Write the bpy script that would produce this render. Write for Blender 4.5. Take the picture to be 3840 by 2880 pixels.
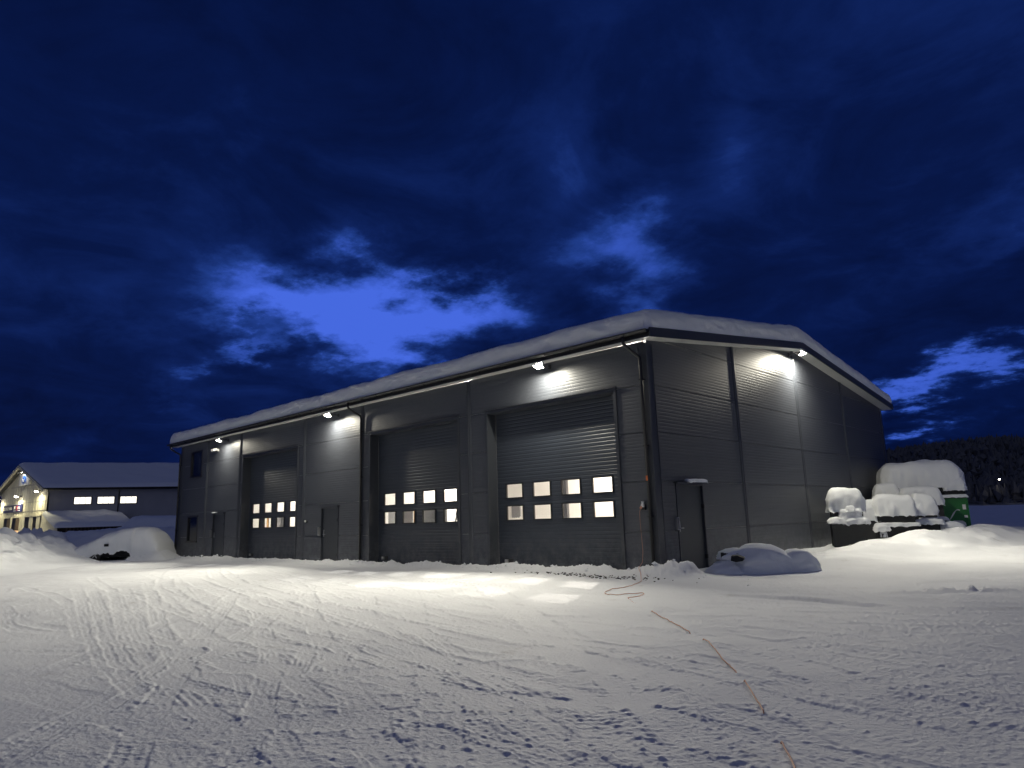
import bpy, math, random
import numpy as np
from mathutils import Vector, Matrix
S = bpy.context.scene
for o in list(bpy.data.objects): bpy.data.objects.remove(o)
COL = S.collection
rnd = random.Random(7)
PI = math.pi

# ---------------------------------------------------------------- camera, sky, exposure
FPX, PITCH, ROLL, YAW = 2615.3, .1920, -.0309, .7576
CAM = Vector((9.7935, -15.559, 1.45))
fw = Vector((-math.sin(YAW)*math.cos(PITCH), math.cos(YAW)*math.cos(PITCH), math.sin(PITCH)))
rt = Vector((math.cos(YAW), math.sin(YAW), 0)); up = rt.cross(fw)
rt2 = rt*math.cos(ROLL)+up*math.sin(ROLL); up2 = -rt*math.sin(ROLL)+up*math.cos(ROLL)
cd = bpy.data.cameras.new('camera'); cam = bpy.data.objects.new('camera', cd); COL.objects.link(cam)
cd.sensor_width = 36; cd.lens = FPX/3840*36; cd.clip_end = 3000; cd.clip_start = .05
cam.matrix_world = Matrix(((rt2.x, up2.x, -fw.x, CAM.x), (rt2.y, up2.y, -fw.y, CAM.y), (rt2.z, up2.z, -fw.z, CAM.z), (0, 0, 0, 1)))
S.camera = cam
S.view_settings.view_transform = 'Standard'; S.view_settings.look = 'None'
S.view_settings.exposure = .55; S.view_settings.gamma = 1; S.view_settings.use_curve_mapping = False
S.cycles.max_bounces = 6; S.cycles.diffuse_bounces = 3; S.cycles.glossy_bounces = 3; S.cycles.transparent_max_bounces = 6
S.cycles.use_denoising = True; S.cycles.sample_clamp_indirect = 4
S.cycles.caustics_reflective = False; S.cycles.caustics_refractive = False

SKY_STRENGTH = .72
W = bpy.data.worlds.new('World'); S.world = W; W.use_nodes = True
nt = W.node_tree; nt.nodes.clear()
def wn(t, **k):
    n = nt.nodes.new(t)
    for a, b in k.items(): setattr(n, a, b)
    return n
def wl(a, b): nt.links.new(a, b)
def wmath(op, a, b=None, clamp=False):
    n = wn('ShaderNodeMath', operation=op); n.use_clamp = clamp
    for i, v in enumerate((a, b)):
        if v is None: continue
        if isinstance(v, (int, float)): n.inputs[i].default_value = v
        else: wl(v, n.inputs[i])
    return n.outputs[0]
def wvec(op, a, b=None, s=None):
    n = wn('ShaderNodeVectorMath', operation=op)
    for i, v in enumerate((a, b)):
        if v is None: continue
        if isinstance(v, (tuple, list)): n.inputs[i].default_value = v
        else: wl(v, n.inputs[i])
    if s is not None:
        if isinstance(s, (int, float)): n.inputs['Scale'].default_value = s
        else: wl(s, n.inputs['Scale'])
    return n.outputs['Value'] if op == 'DOT_PRODUCT' else n.outputs[0]
tc = wn('ShaderNodeTexCoord'); D0 = tc.outputs['Generated']
# cloud deck: direction projected on a high plane, so clouds flatten towards the horizon
sep = wn('ShaderNodeSeparateXYZ'); wl(D0, sep.inputs[0])
zz = wmath('ADD', wmath('MAXIMUM', sep.outputs[2], 0.0), .22)
inv = wmath('DIVIDE', 1.0, zz)
P0 = wvec('SCALE', D0, s=inv)
def wnoise(vec, scale, detail, rough, dist=0.0):
    n = wn('ShaderNodeTexNoise'); n.inputs['Scale'].default_value = scale; n.inputs['Detail'].default_value = detail
    n.inputs['Roughness'].default_value = rough; n.inputs['Distortion'].default_value = dist; wl(vec, n.inputs['Vector']); return n
nA = wnoise(P0, 1.35, 8, .56, .35); nB = wnoise(P0, 3.4, 10, .62, .6); nW = wnoise(P0, 3.0, 10, .62); nC = wnoise(P0, 8.5, 8, .6, .4)
warp = wvec('SCALE', wvec('SUBTRACT', nW.outputs['Color'], (.5, .5, .5)), s=.25)
Dw = wvec('ADD', D0, warp)
def blob(d, sx, sy, amp, tilt=0.0):
    d = Vector(d).normalized(); r = d.cross(Vector((0, 0, 1))).normalized(); u = r.cross(d)
    r, u = r*math.cos(tilt)+u*math.sin(tilt), u*math.cos(tilt)-r*math.sin(tilt)
    df = wvec('SUBTRACT', Dw, tuple(d))
    a = wvec('DOT_PRODUCT', df, tuple(r/sx)); b = wvec('DOT_PRODUCT', df, tuple(u/sy)); c = wvec('DOT_PRODUCT', df, tuple(d/.6))
    q = wmath('ADD', wmath('ADD', wmath('MULTIPLY', a, a), wmath('MULTIPLY', b, b)), wmath('MULTIPLY', c, c))
    return wmath('MULTIPLY', wmath('POWER', 2.718, wmath('MULTIPLY', q, -1.0)), amp)
gaps = [blob((-.80, .54, .290), .150, .055, .95, -.10), blob((-.70, .635, .288), .085, .040, .55, .05), blob((-.845, .455, .283), .07, .030, .45, -.25), blob((-.885, .41, .219), .050, .016, .34, .2),
        blob((-.523, .771, .372), .085, .055, .40), blob((-.50, .79, .31), .05, .06, .25), blob((-.528, .686, .51), .06, .09, .13),
        blob((-.356, .814, .46), .05, .09, .14), blob((-.15, .975, .160), .13, .020, .55, .30), blob((-.26, .96, .125), .07, .02, .35, .15),
        blob((-.02, .93, .34), .16, .03, .20, .25), blob((-.93, .30, .35), .30, .10, .12), blob((-.1, .8, .62), .2, .1, .12), blob((.05, .85, .45), .12, .12, .10)]
gsum = gaps[0]
for g_ in gaps[1:]: gsum = wmath('ADD', gsum, g_)
t1 = wmath('MULTIPLY', wmath('SUBTRACT', nA.outputs['Fac'], .5), .34)
t2 = wmath('MULTIPLY', wmath('SUBTRACT', nB.outputs['Fac'], .5), .44)
t2 = wmath('ADD', t2, wmath('MULTIPLY', wmath('SUBTRACT', nC.outputs['Fac'], .5), .07))
bright = wmath('ADD', wmath('ADD', wmath('ADD', gsum, t1), t2), .12)
cr = wn('ShaderNodeValToRGB'); wl(bright, cr.inputs[0])
e = cr.color_ramp.elements
e[0].position = 0.0; e[0].color = (.0012, .0040, .027, 1)
e[1].position = .92; e[1].color = (.058, .135, .70, 1)
for p_, c_ in ((.16, (.0021, .0080, .056)), (.30, (.0046, .0165, .105)), (.44, (.013, .042, .23)), (.60, (.034, .088, .47))):
    q_ = e.new(p_); q_.color = (*c_, 1)
# twilight: a sky with the sun under the horizon behind the clouds adds its blue to the gaps
sk = wn('ShaderNodeTexSky', sky_type='NISHITA'); sk.sun_disc = False; sk.sun_elevation = math.radians(-4); sk.sun_rotation = math.radians(200)
addn = wn('ShaderNodeMix', data_type='RGBA', blend_type='ADD'); addn.inputs[0].default_value = .02
wl(cr.outputs[0], addn.inputs[6]); wl(sk.outputs[0], addn.inputs[7])
bg = wn('ShaderNodeBackground'); wl(addn.outputs[2], bg.inputs[0]); bg.inputs[1].default_value = SKY_STRENGTH
out = wn('ShaderNodeOutputWorld'); wl(bg.outputs[0], out.inputs[0])

# added fill light: one very soft, dim, bluish sun lamp from behind the camera
sl = bpy.data.lights.new('sun', 'SUN'); sl.energy = .125; sl.angle = math.radians(110); sl.color = (.80, .86, 1.0)
so = bpy.data.objects.new('sun', sl); COL.objects.link(so); so.rotation_euler = Vector((-.58, .62, -.50)).to_track_quat('-Z', 'Y').to_euler()
# lamp powers (W)
P_FLOOD, P_GABLE, P_HALL = 1150, 1400, 2300
WARM = (1.0, .94, .77)

# ---------------------------------------------------------------- materials
MATS = {}
def mat(name, col, rough=.6, metal=0.0, var=.0, vscale=3.0, bump=0.0, bscale=40.0, col2=None, c2thr=(.5, .6), c2scale=8.0, emit=None, spec=.5, bdist=.01):
    m = bpy.data.materials.new(name); m.use_nodes = True; n = m.node_tree; b = n.nodes['Principled BSDF']
    b.inputs['Roughness'].default_value = rough; b.inputs['Metallic'].default_value = metal; b.inputs['Specular IOR Level'].default_value = spec
    b.inputs['Base Color'].default_value = (*col, 1)
    tcn = n.nodes.new('ShaderNodeTexCoord'); src = None
    if var > 0:
        no = n.nodes.new('ShaderNodeTexNoise'); no.inputs['Scale'].default_value = vscale; no.inputs['Detail'].default_value = 6
        n.links.new(tcn.outputs['Object'], no.inputs['Vector'])
        mx = n.nodes.new('ShaderNodeMix'); mx.data_type = 'RGBA'
        mx.inputs[6].default_value = (*[c*(1-var) for c in col], 1); mx.inputs[7].default_value = (*[min(1, c*(1+var)) for c in col], 1)
        n.links.new(no.outputs['Fac'], mx.inputs[0]); src = mx.outputs[2]
    if col2:
        no = n.nodes.new('ShaderNodeTexNoise'); no.inputs['Scale'].default_value = c2scale; no.inputs['Detail'].default_value = 9; no.inputs['Roughness'].default_value = .7
        n.links.new(tcn.outputs['Object'], no.inputs['Vector'])
        rp = n.nodes.new('ShaderNodeMapRange'); rp.inputs[1].default_value, rp.inputs[2].default_value = c2thr
        n.links.new(no.outputs['Fac'], rp.inputs[0])
        mx = n.nodes.new('ShaderNodeMix'); mx.data_type = 'RGBA'; n.links.new(rp.outputs[0], mx.inputs[0])
        if src: n.links.new(src, mx.inputs[6])
        else: mx.inputs[6].default_value = (*col, 1)
        mx.inputs[7].default_value = (*col2, 1); src = mx.outputs[2]
    if src: n.links.new(src, b.inputs['Base Color'])
    if bump > 0:
        no = n.nodes.new('ShaderNodeTexNoise'); no.inputs['Scale'].default_value = bscale; no.inputs['Detail'].default_value = 5
        n.links.new(tcn.outputs['Object'], no.inputs['Vector'])
        bp = n.nodes.new('ShaderNodeBump'); bp.inputs['Strength'].default_value = bump; bp.inputs['Distance'].default_value = bdist
        n.links.new(no.outputs['Fac'], bp.inputs['Height']); n.links.new(bp.outputs[0], b.inputs['Normal'])
    if emit:
        b.inputs['Emission Color'].default_value = (*emit[:3], 1); b.inputs['Emission Strength'].default_value = emit[3]
    MATS[name] = m; return m
mat('snow', (.84, .86, .88), .75, var=.03, vscale=1.5, bump=.5, bscale=55, bdist=.012, spec=.3)
mat('snow_soft', (.85, .87, .89), .8, var=.02, bump=.35, bscale=22, bdist=.02, spec=.3)
mat('ground_snow', (.80, .815, .84), .75, var=.05, vscale=.8, bump=.55, bscale=45, bdist=.012, spec=.3, col2=(.62, .62, .62), c2thr=(.60, .74), c2scale=1.1)
mat('panel', (.058, .064, .078), .46, var=.12, vscale=1.2, bump=.12, bscale=30, bdist=.002, col2=(.115, .12, .13), c2thr=(.54, .80), c2scale=26)
mat('flashing', (.044, .049, .060), .38, var=.08, bump=.1, bscale=8, bdist=.004)
mat('gate', (.036, .044, .060), .46, var=.10, vscale=2, bump=.12, bscale=30, bdist=.003, col2=(.06, .065, .075), c2thr=(.58, .8), c2scale=14)
mat('black', (.014, .014, .016), .35)
mat('rubber', (.016, .016, .016), .8)
mat('soffit', (.62, .62, .60), .6, var=.05)
mat('door', (.036, .042, .052), .45, var=.08, bump=.1, bscale=20, bdist=.003)
mat('steel', (.55, .55, .55), .3, .9)
mat('white_wall', (.82, .80, .76), .7, var=.04)
mat('concrete', (.32, .31, .30), .8, var=.15)
mat('cabinet', (.30, .30, .32), .5, var=.08)
mat('wood', (.50, .28, .10), .6, var=.2)
mat('white_plastic', (.75, .75, .73), .4)
mat('orange', (.75, .16, .03), .55)
mat('cable_orange', (.62, .30, .20), .6)
mat('cream', (.70, .67, .55), .7, var=.10, vscale=2.5, bump=.2, bscale=6, bdist=.01)
mat('grey_wall', (.42, .41, .40), .8, var=.12, vscale=1.0)
mat('brown_wood', (.12, .085, .06), .8, var=.2)
mat('car_paint', (.008, .008, .010), .6, var=.05, spec=.2)  # dark paint, made blacker to stand for shade under the car's snow edge
mat('crate', (.030, .032, .034), .7, var=.2, vscale=6, bump=.2, bscale=12)
mat('green', (.025, .19, .045), .5, var=.10, vscale=4, col2=(.45, .5, .45), c2thr=(.66, .74), c2scale=5)
mat('sign_white', (.80, .80, .78), .5)
mat('sign_blue', (.02, .10, .42), .5)
mat('sign_navy', (.02, .025, .12), .5)
mat('sign_red', (.35, .02, .02), .5)
mat('bark', (.05, .04, .035), .9)
mat('tree', (.13, .13, .135), .95, var=.4, vscale=.2)
mat('hill', (.34, .35, .38), .95, var=.5, vscale=.03)
mat('lens', (.9, .9, .9), .3, emit=(1, .95, .82, 28))
mat('lens_small', (.9, .9, .9), .3, emit=(1, .92, .70, 30))
mat('lit_window', (.8, .8, .8), .4, emit=(1, .93, .80, 1.15))
mat('warm_window', (.8, .6, .4), .4, emit=(1, .55, .25, .55))
mat('glass_dark', (.012, .015, .022), .08)
mat('grit', (.06, .055, .05), .9)
def frost(m, z1, amount):
    n = m.node_tree; b = n.nodes['Principled BSDF']; src = b.inputs['Base Color'].links[0].from_socket
    tcn = n.nodes.new('ShaderNodeTexCoord'); sx = n.nodes.new('ShaderNodeSeparateXYZ'); n.links.new(tcn.outputs['Object'], sx.inputs[0])
    mr = n.nodes.new('ShaderNodeMapRange'); mr.inputs[1].default_value = z1; mr.inputs[2].default_value = -.1; n.links.new(sx.outputs[2], mr.inputs[0])
    no = n.nodes.new('ShaderNodeTexNoise'); no.inputs['Scale'].default_value = 3.5; no.inputs['Detail'].default_value = 10; no.inputs['Roughness'].default_value = .75; n.links.new(tcn.outputs['Object'], no.inputs['Vector'])
    r2 = n.nodes.new('ShaderNodeMapRange'); r2.inputs[1].default_value = .40; r2.inputs[2].default_value = .75; n.links.new(no.outputs['Fac'], r2.inputs[0])
    mu = n.nodes.new('ShaderNodeMath'); mu.operation = 'MULTIPLY'; n.links.new(mr.outputs[0], mu.inputs[0]); n.links.new(r2.outputs[0], mu.inputs[1])
    m2 = n.nodes.new('ShaderNodeMath'); m2.operation = 'MULTIPLY'; m2.inputs[1].default_value = amount; n.links.new(mu.outputs[0], m2.inputs[0])
    mx = n.nodes.new('ShaderNodeMix'); mx.data_type = 'RGBA'; n.links.new(m2.outputs[0], mx.inputs[0]); n.links.new(src, mx.inputs[6]); mx.inputs[7].default_value = (.42, .43, .45, 1)
    n.links.new(mx.outputs[2], b.inputs['Base Color'])
frost(MATS['panel'], 1.5, .45); frost(MATS['gate'], 1.2, .40); frost(MATS['flashing'], 1.2, .35)
# clear pane: light passes straight through, with a faint reflection
g = bpy.data.materials.new('glass'); g.use_nodes = True; n = g.node_tree; n.nodes.clear()
tr = n.nodes.new('ShaderNodeBsdfTransparent'); tr.inputs[0].default_value = (.93, .93, .92, 1)
gl = n.nodes.new('ShaderNodeBsdfGlossy'); gl.inputs['Roughness'].default_value = .05
fr = n.nodes.new('ShaderNodeFresnel'); fr.inputs[0].default_value = 1.45
mx = n.nodes.new('ShaderNodeMixShader'); n.links.new(fr.outputs[0], mx.inputs[0]); n.links.new(tr.outputs[0], mx.inputs[1]); n.links.new(gl.outputs[0], mx.inputs[2])
oo = n.nodes.new('ShaderNodeOutputMaterial'); n.links.new(mx.outputs[0], oo.inputs[0]); MATS['glass'] = g

# ---------------------------------------------------------------- mesh helpers
class MB:
    def __init__(s): s.v = []; s.f = []; s.mi = []; s.cur = 0
    def quad(s, a, b, c, d):
        i = len(s.v); s.v += [a, b, c, d]; s.f.append((i, i+1, i+2, i+3)); s.mi.append(s.cur); return s
    def poly(s, pts):
        i = len(s.v); s.v += list(pts); s.f.append(tuple(range(i, i+len(pts)))); s.mi.append(s.cur); return s
    def box(s, x0, x1, y0, y1, z0, z1, M=None):
        i = len(s.v)
        p = [(x, y, z) for z in (z0, z1) for y in (y0, y1) for x in (x0, x1)]
        if M is not None: p = [tuple(M @ Vector(q)) for q in p]
        s.v += p
        for f in ((0, 2, 3, 1), (4, 5, 7, 6), (0, 1, 5, 4), (2, 6, 7, 3), (0, 4, 6, 2), (1, 3, 7, 5)):
            s.f.append(tuple(i+k for k in f)); s.mi.append(s.cur)
        return s
    def prism(s, pts, h):  # polygon pts (3D), extruded by vector h
        i = len(s.v); n = len(pts); h = Vector(h)
        s.v += [tuple(p) for p in pts]+[tuple(Vector(p)+h) for p in pts]
        s.f.append(tuple(range(i, i+n))[::-1]); s.f.append(tuple(range(i+n, i+2*n))); s.mi += [s.cur]*2
        for k in range(n):
            s.f.append((i+k, i+(k+1) % n, i+n+(k+1) % n, i+n+k)); s.mi.append(s.cur)
        return s
    def tube(s, pts, r, n=8, cap=True):
        pts = [Vector(p) for p in pts]; rs = r if isinstance(r, (list, tuple)) else [r]*len(pts)
        i0 = len(s.v); ref = Vector((.3, .2, .93))
        for k, p in enumerate(pts):
            t = (pts[min(k+1, len(pts)-1)]-pts[max(k-1, 0)]).normalized()
            a = t.cross(ref)
            if a.length < .05: a = t.cross(Vector((1, 0, 0)))
            a.normalize(); b = t.cross(a)
            for q in range(n):
                w = 2*PI*q/n; s.v.append(tuple(p+(a*math.cos(w)+b*math.sin(w))*rs[k]))
        for k in range(len(pts)-1):
            for q in range(n):
                s.f.append((i0+k*n+q, i0+k*n+(q+1) % n, i0+(k+1)*n+(q+1) % n, i0+(k+1)*n+q)); s.mi.append(s.cur)
        if cap:
            s.f.append(tuple(i0+q for q in range(n))[::-1]); s.f.append(tuple(i0+(len(pts)-1)*n+q for q in range(n))); s.mi += [s.cur]*2
        return s
    def build(s, name, mats, parent=None, smooth=False, label=None, loc=None, rz=0):
        me = bpy.data.meshes.new(name); me.from_pydata(s.v, [], s.f)
        for m in (mats if isinstance(mats, (list, tuple)) else [mats]): me.materials.append(MATS[m] if isinstance(m, str) else m)
        me.polygons.foreach_set('material_index', s.mi)
        if smooth: me.polygons.foreach_set('use_smooth', [True]*len(s.f))
        me.update()
        return link(name, me, parent, label, loc, rz)
def link(name, me, parent=None, label=None, loc=None, rz=0):
    o = bpy.data.objects.new(name, me); COL.objects.link(o)
    if parent is not None: o.parent = parent
    if loc is not None: o.location = loc
    if rz: o.rotation_euler = (0, 0, rz)
    if label: o['label'] = label
    return o
def tag(o, label=None, cat=None, group=None, kind=None):
    for k, v in (('label', label), ('category', cat), ('group', group), ('kind', kind)):
        if v: o[k] = v
    return o
def thing(name, label, cat, loc=(0, 0, 0), rz=0, group=None):
    o = bpy.data.objects.new(name, None); COL.objects.link(o); o.location = loc; o.rotation_euler = (0, 0, rz); o.empty_display_size = .2
    return tag(o, label, cat, group)
def copy_tree(o, parent=None):
    c = o.copy(); COL.objects.link(c)
    if parent is not None: c.parent = parent
    for ch in list(o.children): copy_tree(ch, c)
    return c
def grid_mesh(name, X, Y, Z, m, parent=None, smooth=True):
    ny, nx = X.shape
    me = bpy.data.meshes.new(name); me.vertices.add(nx*ny)
    me.vertices.foreach_set('co', np.stack([X, Y, Z], -1).astype(np.float32).ravel())
    i = np.arange((ny-1)*(nx-1)); r, c = i//(nx-1), i % (nx-1); a = r*nx+c
    q = np.stack([a, a+1, a+nx+1, a+nx], -1).astype(np.int32)
    me.loops.add(q.size); me.polygons.add(len(q))
    me.loops.foreach_set('vertex_index', q.ravel()); me.polygons.foreach_set('loop_start', np.arange(len(q), dtype=np.int32)*4)
    me.polygons.foreach_set('use_smooth', np.full(len(q), smooth))
    me.materials.append(MATS[m]); me.update(calc_edges=True); me.validate()
    return link(name, me, parent)

# ---------------------------------------------------------------- noise in numpy
def _h(ix, iy, s):
    n = (ix.astype(np.int64)*374761393+iy.astype(np.int64)*668265263+s*982451653) & 0xffffffff
    n = ((n ^ (n >> 13))*1274126177) & 0xffffffff
    n = n ^ (n >> 16)
    return (n & 0xffff).astype(np.float32)/65535*2*PI
def gn(x, y, s=0):
    x = np.asarray(x, np.float32); y = np.asarray(y, np.float32)
    ix = np.floor(x); iy = np.floor(y); fx = x-ix; fy = y-iy
    u = fx*fx*fx*(fx*(fx*6-15)+10); v = fy*fy*fy*(fy*(fy*6-15)+10)
    def g_(a, b):
        t = _h(ix+a, iy+b, s); return np.cos(t)*(fx-a)+np.sin(t)*(fy-b)
    n0 = g_(0, 0)*(1-u)+g_(1, 0)*u; n1 = g_(0, 1)*(1-u)+g_(1, 1)*u
    return (n0*(1-v)+n1*v)*1.5
def fbm(x, y, o=4, s=0, g_=.5):
    t = 0; a = 1.0; f = 1.0
    for k in range(o):
        t = t+a*gn(x*f+k*17.3, y*f-k*9.1, s+k); a *= g_; f *= 2.03
    return t
def sst(a, b, x):
    t = np.clip((x-a)/(b-a), 0, 1); return t*t*(3-2*t)
def bump2(x, y, cx, cy, sx, sy, rot=0):
    dx, dy = x-cx, y-cy; c, s = math.cos(rot), math.sin(rot)
    return np.exp(-((dx*c+dy*s)/sx)**2-((-dx*s+dy*c)/sy)**2)

# ---------------------------------------------------------------- the snow ground
TRACKS = [([(-12.99,-9.42),(-6.47,-11.02),(-2.53,-11.98),(0.12,-12.59),(1.92,-12.94),(3.12,-13.14),(3.92,-13.22),(4.75,-13.28)],0.26,0.022,0.09,0),
([(-12.51,-9.19),(-6.17,-10.85),(-2.32,-11.85),(0.28,-12.49),(2.05,-12.85),(3.22,-13.06),(4.02,-13.15),(4.83,-13.22)],0.26,0.022,0.09,0),
([(-11.85,-8.88),(-5.75,-10.61),(-2.02,-11.66),(0.5,-12.33),(2.22,-12.72),(3.37,-12.95),(4.15,-13.05),(4.95,-13.13)],0.26,0.022,0.09,0),
([(-11.45,-8.69),(-5.48,-10.47),(-1.83,-11.55),(0.64,-12.24),(2.33,-12.64),(3.46,-12.88),(4.23,-12.99),(5.02,-13.07)],0.26,0.022,0.09,0),
([(-8.9,-11.94),(-6.58,-12.26),(-4.75,-12.36),(-3.47,-12.16),(-2.63,-11.78),(-2.11,-11.32)],0.26,0.02,0.09,0),
([(-12.62,-11.24),(-15.16,-10.44),(-11.24,-10.54),(-7.35,-11.08),(-4.02,-11.76),(-1.59,-12.35)],0.26,0.02,0.09,0),
([(-6.25,-12.43),(-4.47,-12.64),(-3.39,-12.52),(-2.41,-12.22)],0.26,0.018,0.09,0),
([(-2.84,-11.35),(-1.13,-11.47),(0.59,-11.55),(2.24,-11.62),(3.53,-11.54)],0.26,0.02,0.09,0),
([(-2.42,-11.48),(-0.68,-11.64),(1.01,-11.73),(2.58,-11.79),(3.78,-11.7)],0.26,0.02,0.09,0),
([(-1.97,-11.63),(-0.21,-11.81),(1.45,-11.92),(2.93,-11.97),(4.04,-11.86)],0.26,0.02,0.09,0),
([(2.49,-14.06),(2.94,-13.68),(3.58,-13.28),(4.12,-12.87),(4.78,-12.46),(5.61,-11.88)],0.62,0.045,0.17,1),
([(-0.67,-13.47),(-0.23,-13.04),(0.32,-12.63),(1.63,-12.34),(2.5,-11.88),(3.53,-11.54)],0.55,0.035,0.16,1),
([(-1.3,-12.59),(-0.86,-11.88),(0.31,-11.43),(2.08,-11.26)],0.5,0.03,0.16,1),
([(-0.68,-10.3),(0.88,-10.42),(2.41,-10.7),(3.73,-11.02),(5.08,-11.31),(6.19,-11.77)],0.3,0.028,0.1,0),
([(-0.31,-10.2),(1.42,-10.4),(2.93,-10.68),(4.01,-10.95),(5.33,-11.22),(6.45,-11.71)],0.3,0.028,0.1,0),
([(3.63,-10.95),(4.17,-10.64),(4.68,-10.48)],0.5,0.035,0.15,1),
([(2.37,-12.56),(2.92,-12.63),(3.42,-12.68),(3.85,-12.71)],0.18,0.045,0.12,0),
([(0.64,-13.6),(1.94,-13.61),(2.92,-13.47),(4.1,-13.39),(5.04,-13.3)],0.5,0.03,0.16,1),
([(5.06,-13.31),(5.13,-12.85),(5.71,-12.5),(6.32,-12.23),(6.67,-12.18)],0.5,0.04,0.17,1),
([(-4.63,-6.09),(-2.24,-6.26),(-0.32,-6.39),(0.92,-6.13)],0.4,0.022,0.12,1),
([(-1.23,-8.08),(0.0,-7.75),(1.69,-7.73),(3.29,-7.97)],0.4,0.02,0.12,1),
([(-19.41,-9.32),(-17.49,-7.03),(-12.47,-5.96),(-7.68,-5.54)],0.3,0.016,0.1,2),
([(-18.21,-10.2),(-15.13,-8.41),(-9.97,-7.65),(-5.47,-6.8),(-1.14,-6.83)],0.3,0.016,0.1,2),
([(1.91,-7.89),(3.46,-7.87),(4.78,-7.92),(6.14,-7.69),(7.34,-7.68),(8.62,-8.03)],0.55,0.035,0.15,1),
([(3.18,-5.77),(4.4,-5.4),(5.76,-5.33),(6.94,-5.37)],0.5,0.025,0.15,1),
([(5.66,-7.25),(6.49,-6.91),(7.51,-7.11),(8.5,-7.16)],0.5,0.035,0.15,1),
([(5.49,-9.91),(6.29,-9.91),(7.02,-9.88),(7.88,-10.07),(8.48,-10.21),(8.9,-10.27)],0.5,0.035,0.15,1),
([(6.33,-9.13),(6.9,-9.15),(7.6,-9.46),(8.19,-9.53)],0.3,0.03,0.12,0),
([(5.88,-10.47),(6.12,-10.37),(6.38,-10.28)],0.14,0.03,0.1,2),
([(5.98,-11.87),(6.47,-11.82),(6.85,-11.82),(7.25,-11.87)],0.45,0.04,0.16,1),
([(7.34,-11.24),(7.65,-11.08),(7.89,-10.95),(8.14,-10.89)],0.4,0.035,0.15,1),
([(8.23,-10.01),(8.44,-10.05),(8.71,-10.14)],0.3,0.03,0.1,0),
([(3.13,-9.29),(4.64,-9.52),(5.81,-9.92),(6.94,-10.3),(7.75,-10.77)],0.32,0.025,0.1,0),
([(-1.37,-3.96),(-0.27,-2.87),(1.79,-3.26),(3.64,-3.04)],0.4,0.02,0.14,1),
([(2.38,0.16),(3.57,1.88),(4.98,4.06),(6.46,7.13)],0.35,0.03,0.2,1),
([(6.64,-3.97),(7.21,-4.2),(8.09,-4.67)],0.4,0.05,0.3,1),
([(7.35,-5.34),(7.8,-5.28),(8.27,-5.39)],0.4,0.05,0.25,1),
([(4.19,-0.56),(5.31,-1.99),(6.68,-4.37)],0.3,0.05,0.3,1),
([(5.69,0.38),(6.57,-1.14),(7.11,-1.29)],0.3,0.05,0.3,1)]
tr_ = random.Random(41)
def family(n, x0, y0, jx, jy, hd, jh, ln, curv, half, w, dep, pit, style):
    for _ in range(n):
        x, y, h, c = x0+tr_.uniform(-jx, jx), y0+tr_.uniform(-jy, jy), hd+tr_.uniform(-jh, jh), tr_.uniform(-curv, curv)
        p = []
        for k in range(int(ln/1.6)):
            p.append((x, y, h)); h += c*1.6+tr_.uniform(-.02, .02); x += 1.6*math.cos(h); y += 1.6*math.sin(h)
        for sgn in (-1, 1):
            TRACKS.append(([(a-sgn*half*math.sin(b), q+sgn*half*math.cos(b)) for a, q, b in p], w*tr_.uniform(.85, 1.15), dep*tr_.uniform(.7, 1.3), pit, style))
family(11, -12, -5.0, 5, 3.0, -.22, .16, 26, .015, .78, .24, .024, .085, 0)
family(9, -4, -6.0, 5, 2.5, -.42, .2, 20, .03, .78, .26, .024, .09, 0)
family(6, -14, -4, 4, 2, -.35, .12, 26, .012, .9, .48, .034, .15, 1)
family(5, 0, -5, 4, 2, -.30, .3, 18, .03, .9, .5, .036, .16, 1)
family(6, -7, -2.5, 5, 1, -.95, .35, 15, .05, .76, .25, .024, .085, 0)
family(4, 4, -13.0, 2, 2, .55, .3, 12, .04, .85, .45, .036, .15, 1)
family(7, 1.5, -6.0, 2, 2.0, .42, .22, 17, .03, .80, .42, .040, .15, 1)
family(5, 2.5, -3.5, 2, 1.5, .30, .2, 15, .03, .76, .25, .026, .085, 0)
family(3, 5.0, -1.0, 2, 1.5, .80, .2, 14, .03, .80, .45, .045, .16, 1)
family(5, -2, -13, 3, 2.5, .25, .35, 14, .05, .78, .25, .024, .085, 0)
def resample(p, step):
    p = np.array(p, float); out = []
    n = len(p)
    for i in range(n-1):   # Catmull-Rom
        p0, p1, p2, p3 = p[max(i-1, 0)], p[i], p[i+1], p[min(i+2, n-1)]
        m = max(2, int(np.linalg.norm(p2-p1)/step))
        for k in range(m):
            t = k/m
            out.append(.5*((2*p1)+(-p0+p2)*t+(2*p0-5*p1+4*p2-p3)*t*t+(-p0+3*p1-3*p2+p3)*t**3))
    out.append(p[-1]); return np.array(out)
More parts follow.
